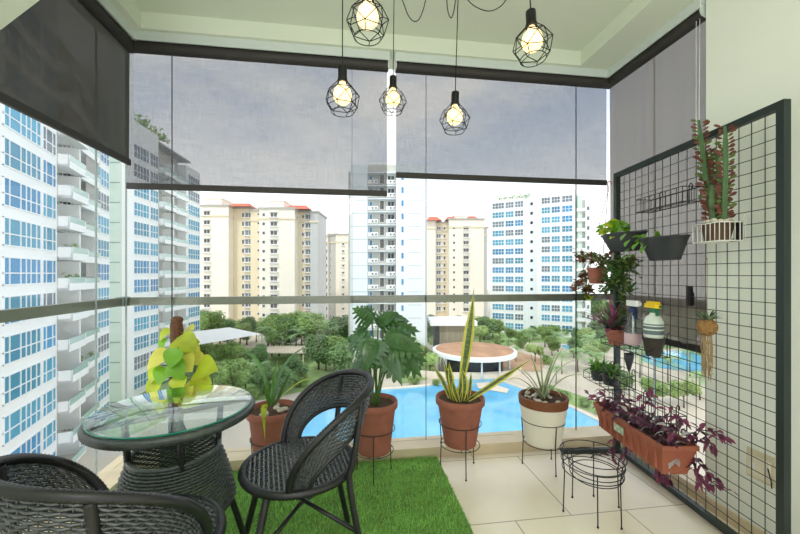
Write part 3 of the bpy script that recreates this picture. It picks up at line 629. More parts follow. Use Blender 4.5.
for (px, py, dd), b, r0, nl, sd in (((699, 120, 0), (-.022, 0), .0105, 84, 1), ((725, 126, .0), (.022, .01), .0105, 78, 2), ((712, 185, .01), (.0, -.02), .011, 26, 3), ((706, 150, -.02), (-.012, .02), .010, 50, 4), ((716, 150, -.02), (.01, .025), .010, 50, 5)):
    q = e.matrix_basis.inverted() @ PP(px, py, .07+dd); euph(e, (b[0], b[1], .07), q, r0, nl, sd)
# two dark half planters with pothos
def half_planter(label, x_l, x_r, ytop, ybot, seed, group):
    rnd = random.Random(seed); b0 = PP(x_l, ytop, .03); b1 = PP(x_r, ytop, .03); wd = (b1-b0).length; p = (b0+b1)/2; zt = PP((x_l+x_r)/2, ytop, .06).z; zb = PP((x_l+x_r)/2, ybot, .06).z; p = p-pin*.03; p.z = zb
    r = on_panel('half_round_planter', label, 'planter', p, group); h = zt-zb; m = MB(); n = 20
    def ring(k, z, dep): return [(k*wd/2*math.cos(PI*i/n), -.010-dep*math.sin(PI*i/n), z) for i in range(n+1)]
    vs = ring(.62, 0, .075)+ring(1.0, h, .12)+ring(1.04, h, .127)+ring(1.04, h+.008, .127)+ring(.95, h+.008, .112)+ring(.9, h-.02, .105); q = n+1
    m.add(vs, [(k*q+i, k*q+i+1, (k+1)*q+i+1, (k+1)*q+i) for k in range(5) for i in range(n)]+[(k*q+n, k*q, (k+1)*q, (k+1)*q+n) for k in range(5)]+[tuple(range(q))[::-1]]); m.build('pot', 'dark_plastic', r, smooth='auto')
    m = MB(); m.add(ring(.9, h-.015, .105), [tuple(range(q))]); m.build('soil', 'soil', r)
    m = MB(); m.box((-.012, -.012, h*.6), (.012, .008, h+.02)); m.build('hook', 'dark_plastic', r, smooth=False)
    return r, wd, h, rnd
r, wd, h, rnd = half_planter('dark grey half-round wall planter with leafy light green vine, beside the frame post', 606, 644, 234, 251, 11, 'dark half-round planters')
m = MB()
for i in range(56):
    a = rnd.uniform(0, PI); rr = rnd.uniform(.0, 1); b = Vector((wd*.5*rr*math.cos(a), -.06-.06*rr*math.sin(a), h+rnd.uniform(.0, .07))); dv = Vector((rnd.uniform(-1, 1), rnd.uniform(-1, .3), rnd.uniform(-.2, .7))); heart_leaf(m, b, dv, rnd.uniform(.045, .07), rnd.uniform(.04, .06), (rnd.uniform(-.5, .5), -1, rnd.uniform(.2, .9)), .8, rnd.choice((0, 0, 1)))
for px, py in ((640, 249), (632, 246), (648, 252), (628, 240)):
    b = r.matrix_basis.inverted() @ PP(px-3, py-6, .15); heart_leaf(m, b, (.2, -.5, -.5), .055, .05, (0, -1, .3), .3, 0)
m.build('foliage', ['leaf_bright', 'leaf_lime'], r)
r, wd, h, rnd = half_planter('dark grey half-round wall planter with few leaves, next to the white basket', 645, 686, 238, 260, 12, 'dark half-round planters')
m = MB()
for i in range(9):
    b = Vector((rnd.uniform(-wd*.5, -wd*.1), rnd.uniform(-.12, -.04), h+rnd.uniform(0, .02))); dv = Vector((rnd.uniform(-1, .6), rnd.uniform(-1, .3), rnd.uniform(-.2, .6))); heart_leaf(m, b, dv, .06, .05, (rnd.uniform(-.3, .3), -1, .5), .8, 0)
for i in range(2): heart_leaf(m, (wd*rnd.uniform(-.05, .1), -.06, h+.0), (.1, -.3, 1), .05, .035, (0, -1, .2), .3, 0)
m.build('foliage', ['leaf_bright', 'leaf_lime'], r)
# hanging pot with red hook at the far post
hp = PP(597, 276, .08); hk = PP(608, 186, .02)
r = thing('hanging_pot', 'small terracotta pot hanging on cords by the far post, with bushy bronze-green trailing plant', 'hanging plant', hp, prz); inv = r.matrix_basis.inverted()
m = MB(); m.lathe([(0.001, -.055), (.045, -.055), (.062, .04), (.066, .045), (.066, .06), (.060, .06), (.056, .045)], 28); m.build('pot', 'terracotta', r, smooth='auto'); soil(r, .056, .045)
hl = inv @ hk
for a in (0, 2.1, 4.2):
    m = MB(); m.tube([(.062*math.cos(a), .062*math.sin(a), .055), hl-Vector((0, 0, .04))], .0018, 5); m.build('cord', 'terracotta_wet', r)
m = MB(); m.tube([hl+Vector((0, 0, -.045)), hl+Vector((0, 0, .0)), hl+Vector((-.012, 0, .02)), hl+Vector((.0, .01, .036)), hl+Vector((.012, .015, .02)), hl+Vector((.012, .015, .005))], .004, 6); m.build('hook', 'terracotta', r)
rnd = random.Random(5); m = MB()
def tuft(m, b, n, sp, lw, ks, rnd, ln=.04):
    for i in range(n):
        q = Vector(b)+Vector((rnd.gauss(0, sp), rnd.gauss(0, sp), rnd.gauss(0, sp*.8))); dv = Vector((rnd.uniform(-1, 1), rnd.uniform(-1, 1), rnd.uniform(-.5, .8)))
        l_ = ln*rnd.uniform(.7, 1.3); k = rnd.choice(ks); m.blade([q, q+dv.normalized()*l_*.5+Vector((0, 0, .003)), q+dv.normalized()*l_], [lw*.4, lw, lw*.1], Vector((rnd.uniform(-.6, .6), rnd.uniform(-.6, .6), 1)), .1, (k, k))
for px, py, dd, n, sp, ks in ((582, 258, .10, 46, .022, (0, 0, 1)), (594, 258, .08, 60, .022, (0, 1, 1)), (606, 262, .10, 70, .025, (1, 1, 0)), (616, 268, .12, 90, .028, (1, 1, 2)), (624, 268, .10, 80, .026, (1, 2, 2)), (620, 280, .12, 80, .026, (1, 2)), (612, 284, .12, 60, .022, (1, 2)), (630, 262, .10, 40, .02, (1, 1)),
                             (584, 276, .10, 36, .016, (0, 0, 1)), (579, 284, .10, 30, .014, (0, 0)), (588, 290, .10, 40, .014, (0, 0, 1)), (588, 298, .10, 16, .009, (1, 3)), (626, 290, .10, 34, .014, (1, 2)), (606, 290, .11, 30, .02, (2, 2)), (624, 300, .10, 16, .010, (2, 1)), (575, 290, .1, 10, .01, (0,)), (623, 312, .1, 10, .008, (2, 1))):
    q = inv @ PP(px, py, dd); tuft(m, q, int(n*1.5), sp*1.1, .023, ks, rnd, .04)
for px, py in ((630, 253), (634, 258), (628, 260)): heart_leaf(m, inv @ PP(px, py-5, .13), (.3, -.6, -.3), .05, .05, (0, -1, .4), .3, 4)
m.build('foliage', ['reddish_leaf', 'olive_leaf', 'leaf_midb', 'leaf_lime', 'leaf_bright'], r)
for px0, py0, px1, py1 in ((590, 262, 578, 290), (592, 262, 588, 300), (612, 266, 626, 310), (606, 268, 606, 296), (600, 258, 578, 256)):
    m = MB(); m.tube(bez(inv @ PP(px0, py0, .08), inv @ PP((px0+px1)/2, py0-4, .1), inv @ PP(px1, py1, .1), 6), .0022, 5)
    m.build('stem', 'reddish_leaf', r)
# long middle basket with bottles and pots
b0 = PP(601, 345, .13); b1 = PP(671, 350, 0); b0.z = b1.z = 0; wd = (b1-b0).dot(pu); p = (b0+b1)/2; p = p-pin*((p-PF).dot(pin)); p.z = PP(640, 352, .07).z; ZB = p.z
r = on_panel('wire_basket', 'long black wire basket holding spray bottles and small pots', 'wire basket', p); wire_basket(r, -wd/2, wd/2, .13, 0, .10, .045, .002, 'wire_black', (.2, .96), front=.035)
def seat_on(px, off=.07):
    q = PP(px, 340, off); q.z = ZB+.004; return q
# purple plant in terracotta pot
q = seat_on(616, .075); r = on_panel('potted_purple_plant', 'spiky purple and green rosette plant in a small terracotta pot in the long basket', 'potted plant', q); sc = 1.0
m = MB(); m.lathe([(0.001, 0), (.042, 0), (.058, .075), (.064, .078), (.065, .10), (.059, .10), (.056, .08)], 28); m.build('pot', 'terracotta', r, smooth='auto'); soil(r, .056, .085)
rnd = random.Random(9); m = MB()
for i in range(84):
    a = rnd.uniform(0, 2*PI); el = rnd.uniform(-.05, 1.3); ln = rnd.uniform(.15, .26); cx = rnd.uniform(-.07, -.01); b = Vector((cx, rnd.uniform(-.02, .02), .10)); dv = Vector((math.cos(a)*math.cos(el), math.sin(a)*math.cos(el), math.sin(el)))
    tip = b+dv*ln+Vector((0, 0, -.02)); k = 0 if rnd.random() < .55 else (1 if rnd.random() < .5 else 2)
    blade_leaf(r, b, tip, b+dv*ln*.55+Vector((0, 0, .015)), .024 if k == 0 else .034, None, ks=(k, k), fold=.15, n=6, prof=lambda t: (1-t**2)*(.6+.4*math.sin(PI*t)), mb=m)
m.build('foliage', ['rhoeo_purple', 'rhoeo_green', 'agave'], r)
# clear spray bottle
q = seat_on(633, .085); r = on_panel('spray_bottle', 'clear spray bottle with white and blue trigger head', 'spray bottle', q); r.scale = (1.2,)*3
m = MB(); m.lathe([(0.001, 0), (.034, 0), (.038, .01), (.038, .10), (.034, .125), (.026, .15), (.022, .165), (.014, .18), (.014, .19)], 24); m.build('bottle', 'bottle_clear', r)
m = MB(); m.lathe([(.0385, .03), (.0388, .031), (.0388, .085), (.0385, .086)], 24); m.build('label', 'pink_label', r)
m = MB(); m.lathe([(0.001, .19), (.019, .19), (.02, .194), (.02, .212), (.012, .22), (0.001, .22)], 18); m.box((.008, -.010, .175), (.018, .010, .215)); m.box((.016, -.007, .16), (.024, .007, .205)); m.build('collar', 'blue_plastic', r, smooth='auto')
m = MB(); m.prism([(-.034, -.013), (.036, -.013), (.042, 0), (.036, .013), (-.034, .013)], .222, .25); m.box((.036, -.007, .228), (.052, .007, .244)); m.build('spray_head', 'white_plastic', r, smooth=False)
m = MB(); m.tube([(0, 0, .02), (0, 0, .19)], .003, 6); m.build('dip_tube', 'tube_plastic', r)
# yellow spray bottle
q = seat_on(653.5, .075); q.z += .0
r7 = on_panel('plant_pot', 'small black pot under the yellow spray bottle in the basket', 'pot', q)
m = MB(); m.lathe([(0.001, 0), (.036, 0), (.052, .085), (.055, .09), (.055, .105), (.05, .105), (.047, .09), (.034, .010), (0.001, .010)], 28); m.build('pot', 'black_pot', r7, smooth='auto')
r = on_panel('spray_bottle', 'milky spray bottle with bright yellow trigger head and dark label', 'spray bottle', q+Vector((0, 0, .014))); r.scale = (1.12,)*3
m = MB(); m.lathe([(0.001, 0), (.030, 0), (.036, .05), (.044, .10), (.044, .155), (.036, .18), (.018, .195), (.016, .205)], 24); m.build('bottle', 'bottle_milk', r)
m = MB()
for z0, z1 in ((.098, .118), (.125, .138), (.144, .150)): m.lathe([(.0443, z0), (.0447, z0+.001), (.0447, z1-.001), (.0443, z1)], 24)
m.build('label', 'bottle_label', r)
m = MB(); m.lathe([(0.001, .205), (.021, .205), (.021, .222), (.016, .228), (0.001, .228)], 18); m.box((.02, -.006, .19), (.03, .006, .226)); m.build('collar', 'green_plastic', r, smooth='auto')
m = MB(); m.prism([(-.052, -.010), (-.044, -.016), (.03, -.016), (.044, -.008), (.044, .008), (.03, .016), (-.044, .016), (-.052, .010)], .228, .248); m.prism([(-.035, -.012), (.03, -.012), (.03, .012), (-.035, .012)], .248, .26); m.build('spray_head', 'yellow_plastic', r, smooth=False)
m = MB(); m.tube([(.044, 0, .238), (.058, 0, .238)], .006, 8); m.build('nozzle', 'green_plastic', r)
# lower basket with small green plants
b0 = PP(581, 372, .0); b1 = PP(641, 383, .0); wd = (b1-b0).length*.98; p = (b0+b1)/2; p.z = PP(611, 378, .06).z
b0 = PP(617, 372, 0)
p = PP(622, 378, 0); p.z = PP(608, 383, .09).z
r = on_panel('wire_basket', 'black wire basket below the spray bottles, holding grassy green plants', 'wire basket', p); wire_basket(r, -.15, .14, .18, 0, .09, .06, .0019, 'wire_black', (.15, .9), front=.05); bk = r
for lab, xo, yo, seed, mt in (('small tufted bright green plant in a dark pot in the lower basket', -.07, -.115, 3, (0, 1)), ('small grey-green mossy plant in a dark pot in the lower basket', .035, -.10, 4, (2, 1))):
    q = bk.matrix_basis @ Vector((xo, yo, .004)); s = on_panel('potted_succulent', lab, 'potted plant', q); s.scale = (1.5, 1.5, 1.35); rnd = random.Random(seed)
    m = MB(); m.lathe([(0.001, 0), (.028, 0), (.038, .05), (.04, .055), (.036, .055), (.034, .045)], 20); m.build('pot', 'dark_plastic', s, smooth='auto'); soil(s, .034, .046)
    m = MB()
    for i in range(120):
        a = rnd.uniform(0, 2*PI); el = rnd.uniform(-.1, 1.3); ln = rnd.uniform(.04, .08); b = Vector((rnd.uniform(-.02, .02), rnd.uniform(-.02, .02), .05)); dv = Vector((math.cos(a)*math.cos(el), math.sin(a)*math.cos(el), math.sin(el))); blade_leaf(s, b, b+dv*ln+Vector((0, 0, -.01)), b+dv*ln*.6+Vector((0, 0, .012)), .012, None, ks=(mt[i % 2],)*2, n=5, prof=lambda t: 1-t**2, mb=m)
    m.build('foliage', ['leaf_bright', 'leaf_mid', 'agave'], s)
# black trowel-like hanging tool
q = PP(629, 360, .09); r = on_panel('hanging_pouch', 'small pointed dark pouch hanging below the clear spray bottle', 'pouch', q)
m = MB(); m.lathe([(.002, -.075), (.012, -.05), (.024, 0), (.028, .035), (.024, .04), (.018, .03)], 16); m.build('pouch', 'dark_plastic', r); m = MB(); m.tube([(0, .0, .035), (0, .03, .075), (0, .085, .08)], .002, 5); m.build('hook', 'wire_black', r)
# kokedama
q = PP(707, 327, .05); tp = PP(707, 258, .0); r = on_panel('moss_ball_plant', 'round coir ball plant hanging on a string against the white wall', 'hanging plant', q)
rad = .042; m = MB(); m.ball((0, 0, 0), rad, 20); m.build('coir_ball', 'coir_ball', r); rnd = random.Random(21)
m = MB()
for i in range(46):
    a = rnd.uniform(0, 2*PI); el = rnd.uniform(.05, 1.3); ln = rnd.uniform(.035, .06); b = Vector((.02*math.cos(a), .02*math.sin(a), rad*.85)); dv = Vector((math.cos(a)*math.cos(el), math.sin(a)*math.cos(el), math.sin(el))); blade_leaf(r, b, b+dv*ln, b+dv*ln*.5+Vector((0, 0, .012)), .012, None, ks=(i % 2,)*2, n=5, prof=lambda t: 1-t**2, mb=m)
m.build('foliage', ['rhoeo_green', 'agave'], r)
m = MB()
for i in range(40):
    a = rnd.uniform(0, 2*PI); x, y = .018*math.cos(a), .016*math.sin(a); m.tube([(x, y, -rad*.8), (x*1.2+rnd.uniform(-.008, .008), y, -.10), (x*.8+rnd.uniform(-.012, .012), y, -.14-.05*rnd.random()), (x+rnd.uniform(-.01, .01), y, -.19-.07*rnd.random())], .0013, 4)
m.build('roots', 'rootlet', r)
m = MB(); tl = r.matrix_basis.inverted() @ tp; m.tube([(.0, 0, rad), tl+Vector((-.006, -.004, -.02)), tl], .0013, 4); m.tube([(.0, 0, rad), tl+Vector((.008, -.004, -.03)), tl], .0013, 4); m.build('string', 'string', r)
# hook basket over the trough
p = PP(655, 420, 0); b0 = PP(628, 410, 0); b1 = PP(688, 440, 0); p = (b0+b1)/2; wd = (b1-b0).length; p.z = .40
r = on_panel('wire_basket', 'dark wire hanger cradling the long clay trough on the grid', 'wire basket', p); wire_basket(r, -wd/2+.02, wd/2, .17, -.13, .075, .05, .0022, 'wire_black', (.3, .85))
# clay trough
tf = W(607, 405, 2.30); tn = W(681, 449, 1.70); tf.z = tn.z = 0; ctr = (tf+tn)/2; tl_ = (tn-tf).length; trz = math.atan2((tn-tf).y, (tn-tf).x); ctr.z = .262
r = thing('trough_planter', 'long clay trough of purple-leaved trailing plants hooked low on the grid', 'planter', ctr, trz); hl_, hw = tl_/2, .088
m = MB()
def rect(k, w, z): return [(-hl_*k, -w, z), (hl_*k, -w, z), (hl_*k, w, z), (-hl_*k, w, z)]
vs = rect(.88, hw*.66, 0)+rect(.97, hw*.93, .125)+rect(1.0, hw, .128)+rect(1.0, hw, .150)+rect(.975, hw*.88, .150)+rect(.96, hw*.85, .11)
m.add(vs, [(3, 2, 1, 0)]+[(k*4+i, k*4+(i+1) % 4, (k+1)*4+(i+1) % 4, (k+1)*4+i) for k in range(5) for i in range(4)]); tr = m.build('trough', 'trough_clay', r, smooth=False)
m = MB()
for i in range(9): x = -hl_*.8+1.6*hl_*i/8; m.box((x-.004, -hw*.93-.001, .02), (x+.004, -hw*.80, .12))
m.build('rib', 'trough_clay', r, smooth=False)
m = MB(); m.box((-.09, -hw*.90-.004, .065), (.0, -hw*.78, .105)); m.build('label_sticker', 'label_green', r, smooth=False)
m = MB(); m.add(rect(.96, hw*.86, .128), [(0, 1, 2, 3)]); m.build('soil', 'soil', r)
rnd = random.Random(31); m = MB(); sm = MB(); inv = r.matrix_basis.inverted()
def trad_leaf(b, dv, ln, k): 
    dv = Vector(dv).normalized(); m.blade([b, b+dv*ln*.35+Vector((0, 0, .004)), b+dv*ln*.7, b+dv*ln+Vector((0, 0, -.006))], [ln*.18, ln*.46, ln*.34, ln*.04], Vector((rnd.uniform(-.5, .5), rnd.uniform(-.7, .2), 1)), .12, (k, k))
for i in range(230):
    b = Vector((rnd.uniform(-hl_, hl_), rnd.uniform(-hw, hw), .14+abs(rnd.gauss(0, .035)))); trad_leaf(b, (rnd.uniform(-1, 1), rnd.uniform(-1, 1), rnd.uniform(-.4, .6)), rnd.uniform(.035, .06), rnd.choice((0, 0, 1, 1, 1, 2)))
for pts in ([(612, 410), (604, 396), (594, 400), (588, 394)], [(620, 408), (610, 404), (598, 406)], [(672, 448), (668, 462), (664, 476)], [(666, 446), (662, 462), (660, 474), (668, 480)], [(690, 446), (700, 430), (716, 432), (722, 438)], [(684, 448), (694, 462), (700, 482), (716, 486)], [(690, 452), (708, 474), (728, 490)], [(694, 444), (706, 436), (712, 446)], [(640, 420), (646, 404), (652, 396)], [(650, 424), (656, 408)], [(616, 412), (613, 430), (614, 446), (612, 458)], [(622, 420), (628, 446), (626, 458)], [(655, 425), (670, 412), (682, 420)]):
    P = [inv @ PP(x, y, .12) for x, y in pts]; sm = MB(); sm.tube(P, .0022, 5); sm.build('stem', 'purple_dark', r)
    for a, b in zip(P, P[1:]):
        for t in (.3, .6, 1.0):
            for q in range(2): trad_leaf(a.lerp(b, t), (b-a).normalized()*.8+Vector((rnd.uniform(-1, 1), rnd.uniform(-1, .4), rnd.uniform(-.6, .5))), rnd.uniform(.035, .055), rnd.choice((0, 0, 0, 1)))
for q in range(6): b = inv @ PP(U(664, 676), U(455, 466), .20); trad_leaf(b, (rnd.uniform(-1, 1), -.3, rnd.uniform(-.3, .3)), .07, 2)
m.build('foliage', ['purple_leaf', 'purple_dark', 'silver_leaf'], r)
# black bracket beside the white basket
q = PP(741, 230, .012); r = on_panel('clip_bracket', 'small black clip bracket on the grid beside the white wire basket', 'bracket', q); m = MB(); m.box((-.012, -.022, -.045), (.012, -.004, .035)); m.build('body', 'black_plastic', r, smooth=False); m = MB(); m.box((-.04, -.02, -.05), (.012, -.008, -.045)); m.tube([(0, -.006, .03), (0, .006, .04), (0, .008, .02)], .003, 6); m.build('hook', 'black_plastic', r, smooth=False)
# wall socket
q = L(760, x=XW); dd = depth(q); r = thing('wall_socket', 'aged cream wall socket low on the white wall behind the grid', 'socket', (XW, q.y, EYE-194*dd/FPX), -PI/2)
m = MB(); m.box((-.055, -.002, -.06), (.06, 0, .075)); m.build('stain', 'socket_stain', r, smooth=False); m = MB(); m.box((-.045, -.012, -.045), (.045, 0, .045)); m.build('plate', 'socket_plate', r, smooth=False)
m = MB(); m.box((-.03, -.016, -.012), (-.012, -.010, .014)); m.build('switch', 'white_plastic', r, smooth=False); m = MB(); m.tube([(.04, -.012, .02), (.06, -.02, -.03), (.055, -.012, -.06)], .003, 6); m.build('cord', 'black_plastic', r)
# dry twig on the floor at the post
q = G(598, 458, 0); r = thing('dry_twig', 'curled dry root lying on the tiles at the foot of the grid panel', 'twig', (q.x, q.y, 0))
m = MB(); m.tube([(-.05, 0, .004), (-.02, .02, .012), (.02, .0, .02), (.05, .03, .012), (.09, .02, .004)], .004, 6); m.tube([(.0, .01, .014), (.02, .04, .01), (.03, .06, .004)], .003, 5); m.build('twig', 'coir', r)

# ------------------------------------------------------------------ pendant lamps
def cage_pts(rz):
    return rz
def make_lamp():
    root = thing('pendant_lamp', '', 'lamp', (0, 0, 0), 0, 'caged pendant lamps')
    m = MB(); m.lathe([(0.001, .075), (.012, .075), (.020, .070), (.021, .066), (.021, .014), (.024, .012), (.024, 0), (0.001, 0)], 20); m.build('socket', 'black_metal', root, smooth='auto')
    m = MB(); m.lathe([(.014, .0), (.018, -.012), (.036, -.034), (.043, -.058), (.039, -.082), (.024, -.098), (0.001, -.104)], 24); m.build('bulb', 'bulb', root)
    m = MB(); n = 6; t = .0019; ring = lambda r, z, o: [Vector((r*math.cos(2*PI*(i+o)/n), r*math.sin(2*PI*(i+o)/n), z)) for i in range(n)]
    a = ring(.023, .004, 0); b = ring(.064, -.040, 0); c_ = ring(.082, -.072, .5); d_ = ring(.070, -.112, 0); e_ = ring(.046, -.138, .5)
    m.ring(.023, .004, t, 20)
    for i in range(n):
        j = (i+1) % n
        m.tube([a[i], b[i]], t, 5)
        for s in ((b[i], c_[i]), (b[j], c_[i]), (c_[i], d_[i]), (c_[i], d_[j]), (b[i], b[j]), (d_[i], d_[j])): 
            if (s[0]-s[1]).length > .01: m.tube(s, t, 5)
    m.tube([Vector((.052*math.cos(2*PI*i/24), .052*math.sin(2*PI*i/24), -.140)) for i in range(24)], t, 5, True)
    for i in range(n): m.tube([d_[i], Vector((.052*math.cos(2*PI*i/n), .052*math.sin(2*PI*i/n), -.140))], t, 5)
    m.build('cage', 'black_metal', root)
    return root
lamp = make_lamp()
LP = [(342.5, 67, 1.70, .2, 0.0, 0.0, 'caged bulb pendant just before the blind, second cord from the striped tower side'), (393, 75.5, 2.0, .5, 0.02, 0, 'smallest caged bulb pendant, hanging before the bright gap between the blinds'), (455, 92, 1.95, .1, 0, .03, 'caged bulb pendant hanging lowest, above the tall snake plant leaf'), (368, -18, 1.40, .35, .05, 0, 'big caged bulb pendant whose top is cut by the picture edge'), (531.5, 10, 1.52, .8, -.06, .05, 'caged bulb pendant near the ceiling, closest to the grid panel')]
LP[0] = (*LP[0][:6], 'caged bulb pendant with the longest cord, beside the big cut-off one')
for i, (px, py, d, rz, tx, ty, lab) in enumerate(LP):
    p = W(px, py, d); o = lamp if i == 0 else copy_thing(lamp, p, rz, lab)
    o.location = p-Vector((0, 0, .072)); o.rotation_euler = (tx, ty, rz); o['label'] = lab; sc = 1.0 if i != 1 else .93; o.scale = (sc,)*3
    zl = (2.78-o.location.z)/sc
    m = MB(); m.tube([(0, 0, .07), (0, 0, zl)], .0026, 6); m.build('cord', 'black_metal', o)
    m = MB(); m.lathe([(0.001, zl), (.012, zl), (.012, zl-.02), (0.001, zl-.022)], 12); m.build('ceiling_hook', 'black_metal', o, smooth='auto')
def swag(lamp_o, pts, dep):
    inv = (Matrix.Translation(lamp_o.location) @ lamp_o.rotation_euler.to_matrix().to_4x4()).inverted(); P = []
    for (x, y) in pts: P.append(inv @ W(x, y, dep))
    out = []
    for i in range(len(P)-1):           # Catmull-Rom
        a, b, c_, d_ = P[max(i-1, 0)], P[i], P[i+1], P[min(i+2, len(P)-1)]
        for q in range(8):
            t = q/8; out.append(.5*((2*b)+(-a+c_)*t+(2*a-5*b+4*c_-d_)*t*t+(-a+3*b-3*c_+d_)*t**3))
    m = MB(); m.tube(out+[P[-1]], .0028, 6); m.build('cord_loop', 'black_metal', lamp_o)
lamps = [o for o in bpy.data.objects if o.name.startswith('pendant_lamp')]
byx = {round(l[0]): o for l, o in zip(LP, lamps)}
swag(lamps[1], [(394, -8), (399, -14), (404, -4), (409, 9), (415, 16), (421, 14), (426, 2), (429, -12)], 1.98)
swag(lamps[2], [(447, -14), (447, 4), (449, 15), (452, 17), (455, 4), (456, -14)], 1.96)
swag(lamps[4], [(462, -14), (468, 0), (478, 8), (490, 11), (501, 6), (508, -4), (512, -14)], 1.96)

# ================================================================== outside
def ghull(pts, z, name, m_, thick=.0):
    q = [G(x, y, z) for x, y in pts]; m = MB(); m.add([(p.x, p.y, z) for p in q], [tuple(range(len(q)))]); o = m.build(name, m_, smooth=False); return struct(o)
m = MB(); m.box((-170, 4, GZ-.5), (230, 420, GZ)); struct(m.build('ground', 'paving', smooth=False))
ghull([(60, 420), (200, 352), (350, 340), (356, 388), (300, 392), (262, 400), (200, 405), (120, 440)], GZ+.02, 'lawn', 'lawn')
ghull([(425, 330), (620, 334), (700, 345), (640, 352), (600, 345), (520, 342), (500, 350), (430, 345)], GZ+.025, 'lawn_beyond', 'lawn')
ghull([(425, 348), (434, 352), (436, 372), (425, 380), (400, 384), (400, 352)], GZ+.03, 'lawn_strip', 'lawn')
ghull([(540, 388), (552, 386), (600, 402), (620, 412), (605, 418), (560, 400)], GZ+.03, 'lawn_border', 'lawn')
pool = [(296, 440), (298, 412), (306, 402), (322, 397), (346, 398), (364, 391), (398, 389), (430, 386), (446, 381), (470, 377), (494, 379), (520, 388), (545, 397), (572, 408), (600, 422), (622, 434), (640, 448), (660, 470), (640, 500), (440, 520), (310, 480)]
cx_, cy_ = 460, 440
q = [G(x, y, GZ) for x, y in pool]; ctr = sum(q, Vector())/len(q)
m = MB(); m.add([(p.x, p.y, GZ+.10) for p in q], [tuple(range(len(q)))]); struct(m.build('pool_water', 'pool_water', smooth=False))
m = MB()
for i in range(len(q)): a, b = q[i], q[(i+1) % len(q)]; m.tube([(a.x, a.y, GZ+.1), (b.x, b.y, GZ+.1)], .28, 6)
struct(m.build('trim_pool', 'coping', smooth=False))
ghull([(644, 352), (700, 350), (720, 362), (700, 372), (660, 368), (640, 360)], GZ+.05, 'water_far', 'pool_water'); ghull([(560, 345), (610, 345), (608, 352), (572, 352)], GZ+.04, 'water_pond', 'pool_water')
ghull([(440, 372), (470, 374), (478, 379), (446, 378)], GZ+.14, 'pool_deck', 'coping'); ghull([(476, 383), (488, 382), (509, 389), (507, 393), (478, 388)], GZ+.16, 'pool_island', 'coping')

# windows: frame + panes of one window in one mesh
WM = {}
def win(w, h, cols, rows, gl, t=.09, sill=0):
    key = (round(w, 2), round(h, 2), tuple(cols), tuple(rows), gl, sill)
    if key in WM: return WM[key]
    m = MB(); m.box((-.0, -.04, 0), (w, .05, h), 1)
    xs_ = [0]; [xs_.append(xs_[-1]+c*w/sum(cols)) for c in cols]; zs = [0]; [zs.append(zs[-1]+r_*h/sum(rows)) for r_ in rows]
    for x in xs_: m.box((x-t/2, -.10, -t/2), (x+t/2, .02, h+t/2), 0)
    for z in zs: m.box((-t/2, -.095, z-t/2), (w+t/2, .02, z+t/2), 0)
    if sill: m.box((-.35, -sill, -.30), (w+.35, 0, -.12), 0); m.box((-.35, -sill*.7, h+.12), (w+.35, 0, h+.26), 0)
    o = m.build('window', ['win_frame', gl], smooth=False); me = o.data; bpy.data.objects.remove(o); WM[key] = me; return me
def add_win(root, x, z, me, y=0.0, rz=0, name='window'): return inst(name, me, root, (x, y, z), rz)
def wall(root, a, b, m_, name='wall'): return MB().box(a, b).build(name, m_, root, smooth=False)
rg = random.Random(3)
VA = Vector((-.392, .92)); 
def facade_root(name, label, p0, p1, group=None):
    """root at the p0 corner, +x along the facade to p1, -y outwards"""
    t = p1-p0; return thing(name, label, 'building', (p0.x, p0.y, GZ), math.atan2(t.y, t.x), group), Vector((t.x, t.y, 0)).length
H0 = -GZ
BM = {}
def balcony(root, x0, x1, z, dep, wallc='tower_white', plants=False, name='balcony'):
    m = MB(); m.box((x0, -dep, z-.25), (x1, 0, z), 0); m.box((x0, -dep, z), (x1, -dep+.1, z+.45), 0); m.box((x0, -dep+.02, z+.45), (x1, -dep+.06, z+1.05), 1); m.box((x0, -dep, z-.25), (x0+.1, 0, z+1.0), 0); m.box((x1-.1, -dep, z-.25), (x1, 0, z+1.0), 0)
    o = m.build(name, [wallc, 'balcony_glass'], root, smooth=False)
    if plants:
        m = MB(); rn = random.Random(int(z*100)+int(x0*10))
        for i in range(40): c = Vector((rn.uniform(x0+.3, x1-.3), -dep+.3+rn.uniform(0, .5), z+.3+rn.random()*1.0)); dv = Vector((rn.uniform(-1, 1), rn.uniform(-1, 1), rn.uniform(-1, 1)))*.35; m.blade([c, c+dv*.5, c+dv], [.1, .25, .05], Vector((rn.uniform(-1, 1), -.5, 1)), .1, (0, 0))
        m.build('balcony_plant', 'tree_a', o)
    return o
